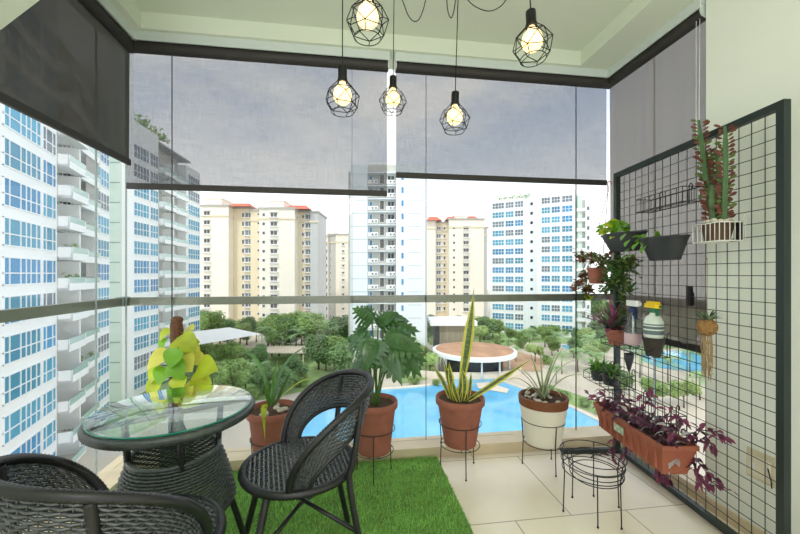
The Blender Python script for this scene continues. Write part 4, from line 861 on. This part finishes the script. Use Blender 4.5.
# --- near balcony tower (wing A)
pA0 = W(4, HY, 27.5); pA1 = pA0+(CR*-.392+CF*.92)*23.6
rt, ln = facade_root('apartment_tower', 'close white tower with big blue ribbon windows and stacked balconies, beneath the charcoal blind', pA0, pA1)
TOP = 45.0; FH = 3.03
zoff = (EYE-(205-274)*27.5/FPX)-GZ            # a window foot seen at y=205 on the near corner
base = zoff % FH
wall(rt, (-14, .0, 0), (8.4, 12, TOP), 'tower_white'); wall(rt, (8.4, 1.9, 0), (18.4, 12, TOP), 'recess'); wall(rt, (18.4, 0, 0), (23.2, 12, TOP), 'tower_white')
nf = int((TOP-base)/FH)
for i in range(nf):
    z = base+i*FH
    for x, w, cols in ((-.15, 5.35, (.7, 1.5, .8, .7, .9, .7)), (5.55, 2.45, (.7, 1.3, .7)), (18.8, 4.0, (1, 1, 1, 1))):
        if z+2 > TOP: continue
        gl = rg.choice(('glass_blue', 'glass_blue', 'glass_teal', 'glass_teal', 'glass_teal', 'glass_grey')); add_win(rt, x, z, win(w, 2.12, cols, (1.0, 1.35), gl))
    if i % 1 == 0 and z < TOP-2:
        z -= .55; pl = 4 < i < 11 and rg.random() < .6
        balcony(rt, 8.5, 12.6, z, 1.15 if i % 2 else .9, plants=pl); balcony(rt, 12.7, 18.3, z-.1, .45, plants=rg.random() < .3)
        add_win(rt, 9.2, z+.05, win(2.2, 2.3, (1, 1), (1,), rg.choice(('glass_grey', 'win_dark', 'glass_dark', 'blind_pvc'))), 1.9, name='balcony_door'); add_win(rt, 13.6, z+.05, win(3.2, 2.3, (1, 1, 1), (1,), rg.choice(('glass_grey', 'win_dark', 'glass_dark', 'blind_pvc', 'blind_pvc'))), 1.9, name='balcony_door')
        MB().box((12.4, -.4, z), (12.75, 1.9, z+FH-.3)).build('party_wall', 'tower_white', rt, smooth=False)
        if rg.random() < .45: MB().box((14.5, -.3, z+1.0), (18.2, -.24, z+FH-.35)).build('balcony_screen', 'blind_pvc', rt, smooth=False)
# --- stepped tower (wing B)
pB0 = W(127.5, HY, 55); pB1 = W(200, HY, 79.4); 
rt, ln = facade_root('apartment_tower', 'white stepped tower with blue windows half behind the translucent blind, end wall to us', pB0, pB1)
kx = lambda px: (L(px, y=1).normalized(), None)
def s_on(px, p0, p1):
    v = CR*((px-HX)/FPX)+CF; t = (p1-p0).normalized(); s = Matrix(((t.x, -v.x), (t.y, -v.y))).inverted() @ Vector((-p0.x, -p0.y)); return s[0]
S = lambda px: s_on(px, pB0, pB1)
TOPB = 25.2+H0
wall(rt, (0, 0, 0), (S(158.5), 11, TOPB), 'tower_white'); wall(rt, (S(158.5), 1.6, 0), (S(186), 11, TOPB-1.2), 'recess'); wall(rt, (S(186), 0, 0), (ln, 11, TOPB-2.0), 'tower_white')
MB().box((S(158.5), -.2, TOPB-1.2), (S(190), 3, TOPB-.9)).build('roof_slab', 'roof_grey', rt, smooth=False)
zB = ((EYE-(213.5-274)*55/FPX)-GZ); base = zB % FH
m = MB(); rn = random.Random(8)
for i in range(260): c = Vector((rn.uniform(0, S(170)), rn.uniform(.2, 2), TOPB+rn.random()**2*2.2)); dv = Vector((rn.uniform(-1, 1), rn.uniform(-1, 1), rn.uniform(-.3, 1)))*.7; m.blade([c, c+dv*.5, c+dv], [.2, .5, .1], Vector((rn.uniform(-1, 1), -.5, 1)), .1, (0, 0))
m.build('roof_planting', 'tree_a', rt)
for i in range(int((TOPB-base)/FH)):
    z = base+i*FH
    if z+2.3 > TOPB-.2: continue
    a, b = S(129), S(148.5); gl = rg.choice(('glass_blue', 'glass_blue', 'glass_teal', 'glass_blue', 'glass_teal', 'glass_grey')); add_win(rt, a, z, win(b-a, 2.1, (.6, 1.4, .8, .8, 1, .7), (1, 1.2), gl))
    a, b = S(150), S(157.8); add_win(rt, a, z, win(b-a, 2.1, (1, 1, 1), (1, 1.2), gl))
    if z+2 < TOPB-2:
        a, b = S(188), S(199.2); add_win(rt, a, z, win(b-a, 2.1, (1, 1, 1, 1, 1), (1, 1.2), gl))
        z -= .5; balcony(rt, S(159), S(171.5), z, .9); balcony(rt, S(172.5), S(186), z-.05, .6)
        a, b = S(160), S(163.5); add_win(rt, a, z, win(b-a, 2.2, (1, 1), (1,), 'glass_grey'), 1.6, name='balcony_door'); a, b = S(174.5), S(181); add_win(rt, a, z, win(b-a, 2.2, (1, 1), (1,), rg.choice(('win_dark', 'glass_dark', 'blind_pvc'))), 1.6, name='balcony_door')
        MB().box((S(171.5), -.3, z), (S(172.5), 1.6, z+FH-.3)).build('party_wall', 'tower_white', rt, smooth=False)
# blank end wall in front of wing B
pe = W(109.5, HY, 53.2); re = thing('stair_tower', 'narrow pale green blank tower with regular joint lines between the two white towers', 'building', (pe.x, pe.y, GZ), -YAW)
we = (126.8-109.5)*53.2/FPX; wall(re, (0, 0, 0), (we-.55, 1.5, TOPB+10), 'pale_mint'); wall(re, (we-.55, -.25, 0), (we, 1.5, TOPB+10), 'tower_white', 'corner_fin')
m = MB(); z0 = (EYE-(243-274)*53.2/FPX)-GZ
for i in range(16): z = (z0 % 2.93)+i*2.93; m.box((.05, -.04, z), (we-1.0, 0, z+.16))
m.build('joint', 'joint_grey', re, smooth=False)
# --- far buildings, camera-facing
def far_root(name, label, px, d, group=None): p = W(px, HY, d); return thing(name, label, 'building', (p.x, p.y, GZ), -YAW, group)
def zz(y, d): return EYE-(y-HY)*d/FPX-GZ
def cream(label, px0, d, blocks, roofs, wins, fh_px, y0, nfl, name='apartment_block'):
    r = far_root(name, label, px0, d); X = lambda px: (px-px0)*d/FPX
    for a, b, yt, off, m_ in blocks:
        wall(r, (X(a), off, 0), (X(b), off+14, zz(yt, d)), m_)
        MB().box((X(a)-.3, off-.35, zz(yt, d)-3.6), (X(b)+.3, off+.5, zz(yt, d)-3.1)).build('cornice', 'cream_dark', r, smooth=False); MB().box((X(a)-.4, off-.45, zz(yt, d)-.3), (X(b)+.4, off+14.4, zz(yt, d)+.25)).build('cornice', 'roof_grey', r, smooth=False)
    for a, b, yb, yt, off, k in roofs:
        m = MB(); x0_, x1_, z0_, z1_ = X(a), X(b), zz(yb, d), zz(yt, d)
        if k == 'hip': m.add([(x0_, off, z0_), (x1_, off, z0_), (x1_, off+12, z0_), (x0_, off+12, z0_), (x0_+(x1_-x0_)*.25, off+5, z1_), (x1_-(x1_-x0_)*.25, off+5, z1_)], [(0, 1, 5, 4), (1, 2, 5), (2, 3, 4, 5), (3, 0, 4)]); m.build('roof', 'red_roof', r, smooth=False)
        else: m.box((x0_, off, z0_), (x1_, off+9, z1_)); m.box((x0_-.3, off-.3, z1_-.3), (x1_+.3, off+9.3, z1_)); m.build('roof_house', 'cream_wall', r, smooth=False)
    for i in range(nfl):
        for (px, w, h, cols, gl, off, sill) in wins:
            add_win(r, X(px)-w/2, zz(y0+i*fh_px, d)-h/2, win(w, h, cols, (1,), gl, .12, sill), off)
    return r
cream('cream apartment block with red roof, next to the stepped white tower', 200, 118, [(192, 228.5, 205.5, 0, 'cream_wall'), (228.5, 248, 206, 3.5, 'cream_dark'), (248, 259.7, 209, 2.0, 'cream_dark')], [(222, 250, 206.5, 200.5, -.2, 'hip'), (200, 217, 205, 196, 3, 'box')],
      [(207, 2.0, 1.3, (1, 1), 'win_dark', 0, .9), (238.5, .8, 1.5, (1,), 'win_dark', 3.5, 0), (244, 2.2, 1.6, (1, 1), 'glass_grey', 3.5, .8), (256, .7, .8, (1,), 'win_dark', 2.0, 0)], 9.2, 213.2, 12)
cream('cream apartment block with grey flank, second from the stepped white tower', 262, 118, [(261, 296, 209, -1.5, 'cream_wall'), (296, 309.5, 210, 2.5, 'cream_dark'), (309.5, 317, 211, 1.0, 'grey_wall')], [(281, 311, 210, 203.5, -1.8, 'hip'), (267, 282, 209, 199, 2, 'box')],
      [(275.5, 2.2, 1.4, (1, 1), 'win_dark', -1.5, .9), (265.5, .9, 1.0, (1,), 'win_dark', -1.5, 0), (306.5, 2.0, 1.6, (1, 1), 'glass_grey', 2.5, .8), (301, .7, 1.2, (1,), 'win_dark', 2.5, 0)], 9.0, 215.5, 12)
cream('distant narrow cream and grey block between cream towers and the tall white slab', 322, 155, [(321.5, 328, 236, 0, 'cream_wall'), (328, 335.5, 234.5, 1.5, 'grey_wall'), (335.5, 348, 234, .5, 'cream_wall')], [(326, 336, 236, 232.5, 2, 'box')], [(325.5, 1.6, 1.5, (1,), 'win_dark', 0, .5), (330, .6, 1.0, (1,), 'glass_grey', 1.5, 0), (343, 1.0, .8, (1,), 'win_dark', .5, .6)], 7.2, 244, 12)
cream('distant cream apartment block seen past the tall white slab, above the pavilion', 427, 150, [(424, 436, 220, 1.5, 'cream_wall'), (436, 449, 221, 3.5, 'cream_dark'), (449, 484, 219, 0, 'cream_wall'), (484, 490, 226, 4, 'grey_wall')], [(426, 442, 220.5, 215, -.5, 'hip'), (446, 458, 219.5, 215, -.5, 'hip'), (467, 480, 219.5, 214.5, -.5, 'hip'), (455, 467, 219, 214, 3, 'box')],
      [(466, 2.2, 1.4, (1, 1), 'win_dark', 0, .9), (454, .9, 1.0, (1,), 'win_dark', 0, 0), (439.5, 1.8, 1.6, (1, 1), 'glass_grey', 3.5, .8), (445.5, .9, 1.4, (1,), 'win_dark', 3.5, .6)], 7.4, 228, 12)
# --- tall white slab tower
d = 82.5; r = far_root('slab_tower', 'tall white slab tower with a central service recess of balconies, in the middle', 350, d); X = lambda px: (px-350)*d/FPX
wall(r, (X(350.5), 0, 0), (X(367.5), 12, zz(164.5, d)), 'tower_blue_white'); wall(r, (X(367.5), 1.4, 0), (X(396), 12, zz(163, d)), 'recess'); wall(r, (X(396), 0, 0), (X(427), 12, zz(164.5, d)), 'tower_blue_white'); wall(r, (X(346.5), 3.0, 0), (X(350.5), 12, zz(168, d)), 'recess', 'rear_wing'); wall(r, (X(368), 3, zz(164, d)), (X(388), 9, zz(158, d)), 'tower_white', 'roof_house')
for i in range(14):
    y = 177.5+i*13.1; z = zz(y, d)
    if z < 2: break
    MB().box((X(368), -.1, z+1.05), (X(395.5), 1.4, z+1.25)).build('ledge', 'tower_blue_white', r, smooth=False); MB().box((X(368), -.1, z-1.5), (X(378), .0, z-.55)).build('parapet', 'tower_white', r, smooth=False); MB().box((X(386), -.1, z-1.5), (X(395), .0, z-.55)).build('parapet', 'tower_white', r, smooth=False)
    add_win(r, X(369), z-.6, win(.7, 1.4, (1,), (1,), 'glass_blue'), 1.4); add_win(r, X(379.5), z-1.1, win(1.0, 2.1, (1,), (1,), 'win_dark'), 1.4); add_win(r, X(387.5), z-.7, win(1.5, 1.5, (1, 1), (1,), rg.choice(('win_dark', 'glass_dark'))), 1.4); add_win(r, X(401.2), z-.6, win(.6, 1.4, (1,), (1,), 'glass_blue'), 0)
    for px in (371.5, 375.0, 389.5, 393): m = MB(); m.box((X(px), -.5, z-1.35), (X(px)+.55, -.1, z-.75)); m.tube([(X(px)+.27, -.53, z-1.05), (X(px)+.27, -.49, z-1.05)], .2, 10, k=1); m.build('aircon_unit', ['win_frame', 'win_dark'], r, smooth=False)
    m = MB(); m.box((X(351), -.03, z+.75), (X(367), 0, z+.84)); m.box((X(408.5), -.03, z+.75), (X(422), 0, z+.84)); m.build('joint', 'joint_grey', r, smooth=False)
# --- blue window tower
pD0 = W(490.5, HY, 121); pD1 = W(575, HY, 108.5); r, ln = facade_root('glass_tower', 'white tower with rows of bright blue windows, above the pool at the far side', pD0, pD1); S = lambda px: s_on(px, pD0, pD1)
tz = 25.6-GZ
wall(r, (0, 0, 0), (S(524.5), 12, tz), 'tower_white'); wall(r, (S(524.5), 1.2, 0), (S(537), 12, tz+1.6), 'tower_blue_white'); wall(r, (S(537), 0, 0), (ln, 12, tz+1.0), 'tower_white')
m = MB(); rn = random.Random(9)
for i in range(120): c = Vector((rn.uniform(2, S(528)), rn.uniform(.5, 3), tz+rn.random()**2*1.6)); dv = Vector((rn.uniform(-1, 1), rn.uniform(-1, 1), rn.uniform(-.3, 1)))*.7; m.blade([c, c+dv*.5, c+dv], [.2, .6, .1], Vector((rn.uniform(-1, 1), -.5, 1)), .1, (0, 0))
m.build('roof_planting', 'tree_a', r)
fh = 3.02; zt_ = tz-2.9
for i in range(14):
    z = zt_-i*fh
    if z < 1: break
    cols_ = [(492.5, 504, (1, 1.2, 1, 1)), (505.5, 513.5, (1, 1, 1)), (515, 523.5, (1, 1, 1)), (541.5, 550, (1, 1, 1)), (551.5, 560, (1, 1, 1)), (562, 572.5, (1, 1, 1))]
    for a, b, cl in cols_:
        gl = 'glass_grey' if i == 0 else rg.choice(('glass_blue', 'glass_teal', 'glass_teal', 'glass_blue', 'glass_grey')); add_win(r, S(a), z+(0 if a < 530 else .3), win(round(S(b)-S(a), 1), 1.9, cl, (1, 1.1), gl, .12), 0)
    add_win(r, S(529.5), z+.4, win(.9, 1.0, (1,), (1,), 'glass_dark', .1), 1.2, name='stair_window')
pE = pD1; rx = thing('balcony_tower', 'white side wing with curved stacked balconies beside the blue window tower', 'building', (pE.x, pE.y, GZ), -YAW); d = 110; X = lambda px: (px-575)*d/FPX
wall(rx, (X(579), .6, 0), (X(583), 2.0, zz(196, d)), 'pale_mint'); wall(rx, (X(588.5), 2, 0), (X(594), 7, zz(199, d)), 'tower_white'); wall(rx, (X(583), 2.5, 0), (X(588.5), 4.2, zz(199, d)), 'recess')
for i in range(13):
    z = zz(212+i*9.9, d)
    if z < 1: break
    m = MB(); m.lathe([(.3, 0), (1.6, 0), (1.6, .95), (1.45, .95), (1.45, .1)], 18, (X(582.5), 1.4, z)); m.build('balcony', 'tower_white', rx, smooth='auto')
    add_win(rx, X(590), z+.6, win(.8, 1.2, (1,), (1,), 'glass_grey', .1), 2)
# --- round pavilion
pc_ = W(474, HY, 72); r = thing('pavilion', 'low round pavilion with planted brown roof at the far pool edge', 'pavilion', (pc_.x, pc_.y, GZ), -YAW); zr = zz(350, 72)
m = MB(); m.lathe([(0.01, zr-.1), (7.0, zr-.1), (7.9, zr-.6), (8.2, zr-.5), (8.2, zr+.1), (7.6, zr+.25)], 48); m.build('roof', 'tower_white', r, smooth='auto'); m = MB(); m.disc(7.62, zr+.22, 48); m.build('roof_bed', 'roof_garden', r)
m = MB(); m.lathe([(5.6, 0), (5.6, zr-.3)], 40); m.build('glazing', 'glass_dark', r)
for i in range(12): a = 2*PI*i/12; m = MB(); m.tube([(6.9*math.cos(a), 6.9*math.sin(a), 0), (6.9*math.cos(a), 6.9*math.sin(a), zr-.2)], .16, 8); m.build('column', 'tower_white', r)
pc_ = W(435, HY, 84); r = thing('club_house', 'flat-roofed slatted timber box behind the round pavilion', 'building', (pc_.x, pc_.y, GZ), -YAW); X = lambda px: (px-435)*84/FPX
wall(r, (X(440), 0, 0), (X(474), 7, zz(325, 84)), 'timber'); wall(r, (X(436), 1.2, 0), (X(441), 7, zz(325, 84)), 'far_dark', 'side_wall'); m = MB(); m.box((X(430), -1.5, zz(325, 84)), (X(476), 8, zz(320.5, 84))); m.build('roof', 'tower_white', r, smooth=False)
m = MB()
for i in range(22): x = X(440)+(X(474)-X(440))*i/21; m.box((x-.06, -.14, 0), (x+.06, 0, zz(325, 84)))
m.build('slats', 'timber', r, smooth=False)
pc_ = W(468, HY, 66); r = thing('planter_wall', 'low curved beige retaining wall in front of the round pavilion', 'wall', (pc_.x, pc_.y, GZ), -YAW)  # curved planter wall before the pavilion, a wall only
m = MB(); vs = []
for i in range(25): a = -PI*.98+PI*.96*i/24; vs += [(11*math.cos(a), 4.2*math.sin(a)+4, 0), (11*math.cos(a), 4.2*math.sin(a)+4, 1.3), (10.4*math.cos(a), 3.8*math.sin(a)+4, 1.3)]
m.add(vs, [(i*3, (i+1)*3, (i+1)*3+1, i*3+1) for i in range(24)]+[(i*3+1, (i+1)*3+1, (i+1)*3+2, i*3+2) for i in range(24)]); m.build('wall', 'coping', r)
ghull([(482, 352), (520, 352), (548, 360), (540, 372), (500, 368)], GZ+.06, 'path_deck', 'deck')
# --- sail canopy
r = thing('sail_canopy', 'white tensile sail canopy among the trees below the cream blocks', 'canopy', (*W(225, HY, 72).xy, GZ), -YAW); X = lambda px: (px-225)*72/FPX
m = MB(); n = 10; c4 = [Vector((X(184), -4, zz(331, 72))), Vector((X(262), 0, zz(334, 72))), Vector((X(222), 3, zz(328, 74))), Vector((X(182), -5, zz(347, 70)))]
vs = [];
for i in range(n+1):
    for j in range(n+1):
        u, v_ = i/n, j/n; p = (c4[0].lerp(c4[2], u)).lerp(c4[3].lerp(c4[1], u), v_); p = p+Vector((0, 0, -.9*math.sin(PI*u)*math.sin(PI*v_)*.4)); vs.append(p)
m.add(vs, [(i*(n+1)+j, (i+1)*(n+1)+j, (i+1)*(n+1)+j+1, i*(n+1)+j+1) for i in range(n) for j in range(n)]); m.build('sail', 'sail', r)
for p in (c4[1], c4[2]): m = MB(); m.tube([(p.x, p.y, 0), p], .12, 8); m.build('mast', 'steel', r)
pc_ = G(281, 366, GZ); r = thing('trellis_shelter', 'pale slatted garden shelter roof between the trees', 'shelter', (pc_.x, pc_.y, GZ), -YAW)
m = MB(); m.box((-5, 0, 2.6), (5, 7, 2.75))
for i in range(16): m.box((-5+i*.64, -.1, 2.75), (-4.8+i*.64, 7.1, 2.9))
m.build('roof', 'coping', r, smooth=False)
for sx in (-4.5, 4.5):
    for sy in (.5, 6.5): m = MB(); m.box((sx-.12, sy-.12, 0), (sx+.12, sy+.12, 2.6)); m.build('column', 'coping', r, smooth=False)

# --- trees
def crown(seed, n, shape, mt, leaf=.055):
    rn = random.Random(seed); m = MB(); blobs = []
    for i in range(shape[0]):
        a = rn.uniform(0, 2*PI); rr = rn.uniform(0, 1)**.6*shape[1]; blobs.append((Vector((rr*math.cos(a), rr*math.sin(a), rn.uniform(shape[2], shape[3]))), rn.uniform(shape[4], shape[5])))
    for i in range(n):
        c, r_ = rn.choice(blobs); v_ = Vector((rn.gauss(0, 1), rn.gauss(0, 1), rn.gauss(0, 1))).normalized(); p = c+v_*r_*rn.uniform(.75, 1.05)
        t = Vector((rn.uniform(-1, 1), rn.uniform(-1, 1), rn.uniform(-.6, .3))).normalized()*leaf*rn.uniform(.7, 1.3); up = (v_+Vector((0, 0, .8))).normalized(); s = t.cross(up).normalized()*leaf*.45
        m.add([p, p+t*.5+s, p+t, p+t*.5-s], [(0, 1, 2, 3)])
    for c, r_ in blobs: m.ball(c, r_*.6, 8)
    o = m.build('crown', mt, smooth=False); tm = MB(); tm.tube([(0, 0, 0), (.01, 0, .3), (0, .01, .62)], [.028, .02, .012], 7)
    for c, r_ in blobs[:4]: tm.tube([(0, 0, .35), c*.7+Vector((0, 0, .12)), c], [.014, .009, .004], 5)
    t_ = tm.build('trunk', 'bark'); res = (o.data, t_.data); bpy.data.objects.remove(o); bpy.data.objects.remove(t_); return res
def palm(seed):
    rn = random.Random(seed); m = MB()
    for i in range(15):
        a = 2*PI*i/15+rn.uniform(-.2, .2); el = rn.uniform(-.1, 1.1); ln = rn.uniform(.34, .44); d0 = Vector((math.cos(a)*math.cos(el), math.sin(a)*math.cos(el), math.sin(el))); p0 = Vector((0, 0, .66)); pts = bez(p0, p0+d0*ln*.7, p0+d0*ln*.9+Vector((math.cos(a)*.10, math.sin(a)*.10, -.16)), 10)
        for k in range(1, 10):
            t = (pts[k+1]-pts[k-1]).normalized(); s = t.cross(Vector((0, 0, 1))).normalized(); w = .11*math.sin(PI*(k/10))**.6+.02
            for sg in (-1, 1): q = pts[k]+s*sg*w+t*.05+Vector((0, 0, -.035)); m.add([pts[k]-t*.016, pts[k]+t*.016, q], [(0, 1, 2)])
    o = m.build('crown', 'palm_leaf', smooth=False); tm = MB(); tm.tube([(0, 0, 0), (.012, 0, .33), (0, 0, .68)], [.022, .016, .014], 8); t_ = tm.build('trunk', 'bark'); res = (o.data, t_.data); bpy.data.objects.remove(o); bpy.data.objects.remove(t_); return res
KINDS = {'broad': crown(1, 3000, (9, .30, .45, .80, .16, .24), 'tree_a'), 'light': crown(2, 2600, (8, .28, .45, .82, .14, .22), 'tree_b'), 'dark': crown(3, 3000, (9, .26, .40, .82, .15, .24), 'tree_c'), 'shrub': crown(4, 1600, (7, .38, .22, .55, .2, .32), 'tree_a', .09), 'palm': palm(5), 'palmb': palm(6)}
TT = {'broad': 'broad_tree', 'light': 'feathery_tree', 'dark': 'evergreen_tree', 'shrub': 'garden_shrub', 'palm': 'palm_tree', 'palmb': 'palm_tree'}
LB = {'broad': 'mid green rounded tree', 'light': 'pale green loose-crowned tree', 'dark': 'dark green dense tree', 'shrub': 'low rounded green shrub', 'palm': 'feathery green palm tree', 'palmb': 'feathery green palm tree'}
def tree(kind, px, y, h, area, z0=GZ):
    d = (EYE-z0)*FPX/(y-HY); p = W(px, HY, d); o = thing(TT[kind], LB[kind]+' '+area, 'shrub' if kind == 'shrub' else ('palm tree' if 'palm' in kind else 'tree'), (p.x, p.y, z0), U(0, 6.28), LB[kind]+'s '+area)
    o.scale = (h*U(.9, 1.2), h*U(.9, 1.2), h)
    a, b = KINDS[kind]; inst('crown', a, o); inst('trunk', b, o); return o
rn = random.Random(77); random.seed(12)
A1 = 'in the garden below the cream blocks'; A2 = 'around the pavilion and blue window tower'; A3 = 'in the grounds seen through the grid panel'
for px in range(204, 350, 9): tree(rn.choice(('broad', 'light', 'dark', 'palm')), px+rn.uniform(-3, 3), rn.uniform(341, 348), rn.uniform(7, 10), A1)
for px in range(268, 350, 10): tree(rn.choice(('broad', 'dark', 'palm', 'light')), px+rn.uniform(-4, 4), rn.uniform(352, 357), rn.uniform(6.5, 9.5), A1)
for px in range(176, 262, 12): tree(rn.choice(('broad', 'light', 'light', 'dark')), px+rn.uniform(-4, 4), rn.uniform(366, 374), rn.uniform(5, 6.5), A1)
for px in (316, 332, 346, 340, 326): tree(rn.choice(('broad', 'light', 'palm', 'dark')), px+rn.uniform(-4, 4), rn.uniform(365, 380), rn.uniform(5.5, 7.5), A1)
for px in range(196, 300, 12): tree(rn.choice(('broad', 'palmb', 'light', 'dark')), px+rn.uniform(-5, 5), rn.uniform(384, 398), rn.uniform(4.6, 6), A1)
for px, y in ((250, 400), (300, 386), (318, 390), (336, 390), (270, 392), (345, 385), (228, 402), (206, 408), (150, 420), (170, 412)): tree('shrub', px, y, rn.uniform(1.8, 2.8), A1)
for px, y, k, h in ((356, 352, 'dark', 8), (364, 356, 'broad', 7), (398, 352, 'broad', 8), (412, 356, 'light', 7), (420, 368, 'light', 6), (430, 376, 'light', 5), (404, 372, 'broad', 5), (428, 342, 'dark', 6), (446, 338, 'dark', 6), (484, 340, 'dark', 7), (480, 345, 'light', 6), (500, 346, 'shrub', 3.5), (520, 348, 'shrub', 3), (530, 350, 'palm', 6.5), (545, 347, 'broad', 6), (558, 352, 'palm', 6), (585, 350, 'light', 6.5), (598, 346, 'dark', 7), (578, 372, 'palm', 5.5), (562, 374, 'palmb', 5), (592, 366, 'light', 5), (548, 364, 'shrub', 2.5), (516, 362, 'palm', 4), (600, 386, 'palmb', 5), (548, 392, 'shrub', 1.6), (565, 399, 'shrub', 1.8), (584, 407, 'shrub', 1.8), (600, 414, 'shrub', 1.8), *[(430+i*9, 335+(i*37 % 5), ('dark', 'broad', 'light')[i % 3], 6.5) for i in range(8)], *[(500+i*11, 337+(i*53 % 6), ('light', 'broad', 'shrub', 'dark')[i % 4], 4.2) for i in range(10)], (508, 356, 'palm', 5), (535, 362, 'light', 4.5), (552, 356, 'broad', 5), (574, 358, 'dark', 5), (590, 356, 'palmb', 6), (604, 360, 'broad', 5), (596, 376, 'palm', 5.5), (556, 384, 'palmb', 4), (436, 386, 'shrub', 1.5), (414, 384, 'shrub', 2)): tree(k, px, y, h, A2)
for px, y, k, h in ((628, 344, 'dark', 8), (646, 348, 'broad', 7), (664, 346, 'light', 8), (684, 348, 'dark', 8), (704, 346, 'broad', 8), (724, 350, 'dark', 8), (640, 378, 'palm', 6), (668, 384, 'palm', 6), (690, 376, 'palmb', 6.5), (655, 404, 'broad', 4), (684, 408, 'light', 4.5), (622, 396, 'broad', 4.5), (700, 400, 'palm', 5), (636, 424, 'shrub', 2), (668, 440, 'shrub', 2.2), (716, 380, 'broad', 6)): tree(k, px, y, h, A3)
for i in range(11): tree(('dark', 'broad', 'light')[i % 3], 594+i*13, 322+(i*29 % 5), rn.uniform(8, 11), 'along the far edge of the grounds')

# ------------------------------------------------------------------ sky and light
w = bpy.data.worlds.new('sky'); scn.world = w; w.use_nodes = True; nt = w.node_tree; N = nt.nodes; K = nt.links; bg = N['Background']
tc = N.new('ShaderNodeTexCoord'); mp = N.new('ShaderNodeMapping'); mp.inputs['Scale'].default_value = (1, 1, 2.4); mp.inputs['Location'].default_value = (.35, .1, .2); K.new(tc.outputs['Generated'], mp.inputs['Vector'])
n = N.new('ShaderNodeTexNoise'); n.inputs['Scale'].default_value = 2.1; n.inputs['Detail'].default_value = 7; n.inputs['Roughness'].default_value = .55; K.new(mp.outputs['Vector'], n.inputs['Vector'])
rp = N.new('ShaderNodeValToRGB'); rp.color_ramp.elements[0].position = .40; rp.color_ramp.elements[0].color = (.60, .70, .90, 1); rp.color_ramp.elements[1].position = .62; rp.color_ramp.elements[1].color = (1.12, 1.10, 1.08, 1); K.new(n.outputs['Fac'], rp.inputs['Fac'])
sx = N.new('ShaderNodeSeparateXYZ'); K.new(tc.outputs['Generated'], sx.inputs[0]); mr = N.new('ShaderNodeMapRange'); mr.inputs['From Min'].default_value = .05; mr.inputs['From Max'].default_value = .42; K.new(sx.outputs['Z'], mr.inputs['Value'])
mx = N.new('ShaderNodeMix'); mx.data_type = 'RGBA'; mx.inputs['A'].default_value = (1.35, 1.36, 1.38, 1); K.new(mr.outputs['Result'], mx.inputs['Factor']); K.new(rp.outputs['Color'], mx.inputs['B']); K.new(mx.outputs['Result'], bg.inputs['Color']); bg.inputs['Strength'].default_value = 1.15
sl = bpy.data.lights.new('sun', 'SUN'); sl.energy = 1.15; sl.angle = math.radians(6); sl.color = (1, .97, .92); so = bpy.data.objects.new('sun', sl); COL.objects.link(so)
so.rotation_euler = Vector((.35, .62, -.80)).to_track_quat('-Z', 'Y').to_euler()

def point_fill(name, loc, power, rad, col=(1, .95, .88)):
    l = bpy.data.lights.new(name, 'POINT'); l.energy = power; l.shadow_soft_size = rad; l.color = col; o = bpy.data.objects.new(name, l); COL.objects.link(o); o.location = loc; return o
point_fill('indoor_fill', (-.2, -1.3, 2.45), 34, .3)  # added fill light behind the camera, brightens the balcony interior
l = bpy.data.lights.new('ceiling_fill', 'AREA'); l.shape = 'DISK'; l.size = .5; l.energy = 26; l.color = (1, .96, .88); o = bpy.data.objects.new('ceiling_fill', l); COL.objects.link(o); o.location = (-.1, -.75, 1.75); o.rotation_euler = (PI, 0, 0)  # second added fill, an unseen disc aimed up to lift the ceiling

# fine pieces belong to the part they sit on
SUB = {'label': 'bottle', 'collar': 'bottle', 'dip_tube': 'bottle', 'nozzle': 'spray_head', 'rib': 'trough', 'label_sticker': 'trough', 'seat_rim': 'seat', 'back_rim': 'backrest', 'opening_rim': 'backrest', 'drum_rim': 'base_drum', 'bulb': 'socket', 'end_bracket': 'cassette', 'switch': 'plate'}
stem_ = lambda o: o.name.split('.')[0]
for root in [o for o in bpy.data.objects if o.parent is None and 'category' in o]:
    kids = list(root.children)
    for k in kids:
        t = SUB.get(stem_(k)); q = next((x for x in kids if stem_(x) == t), None) if t else None
        if q: k.parent = q
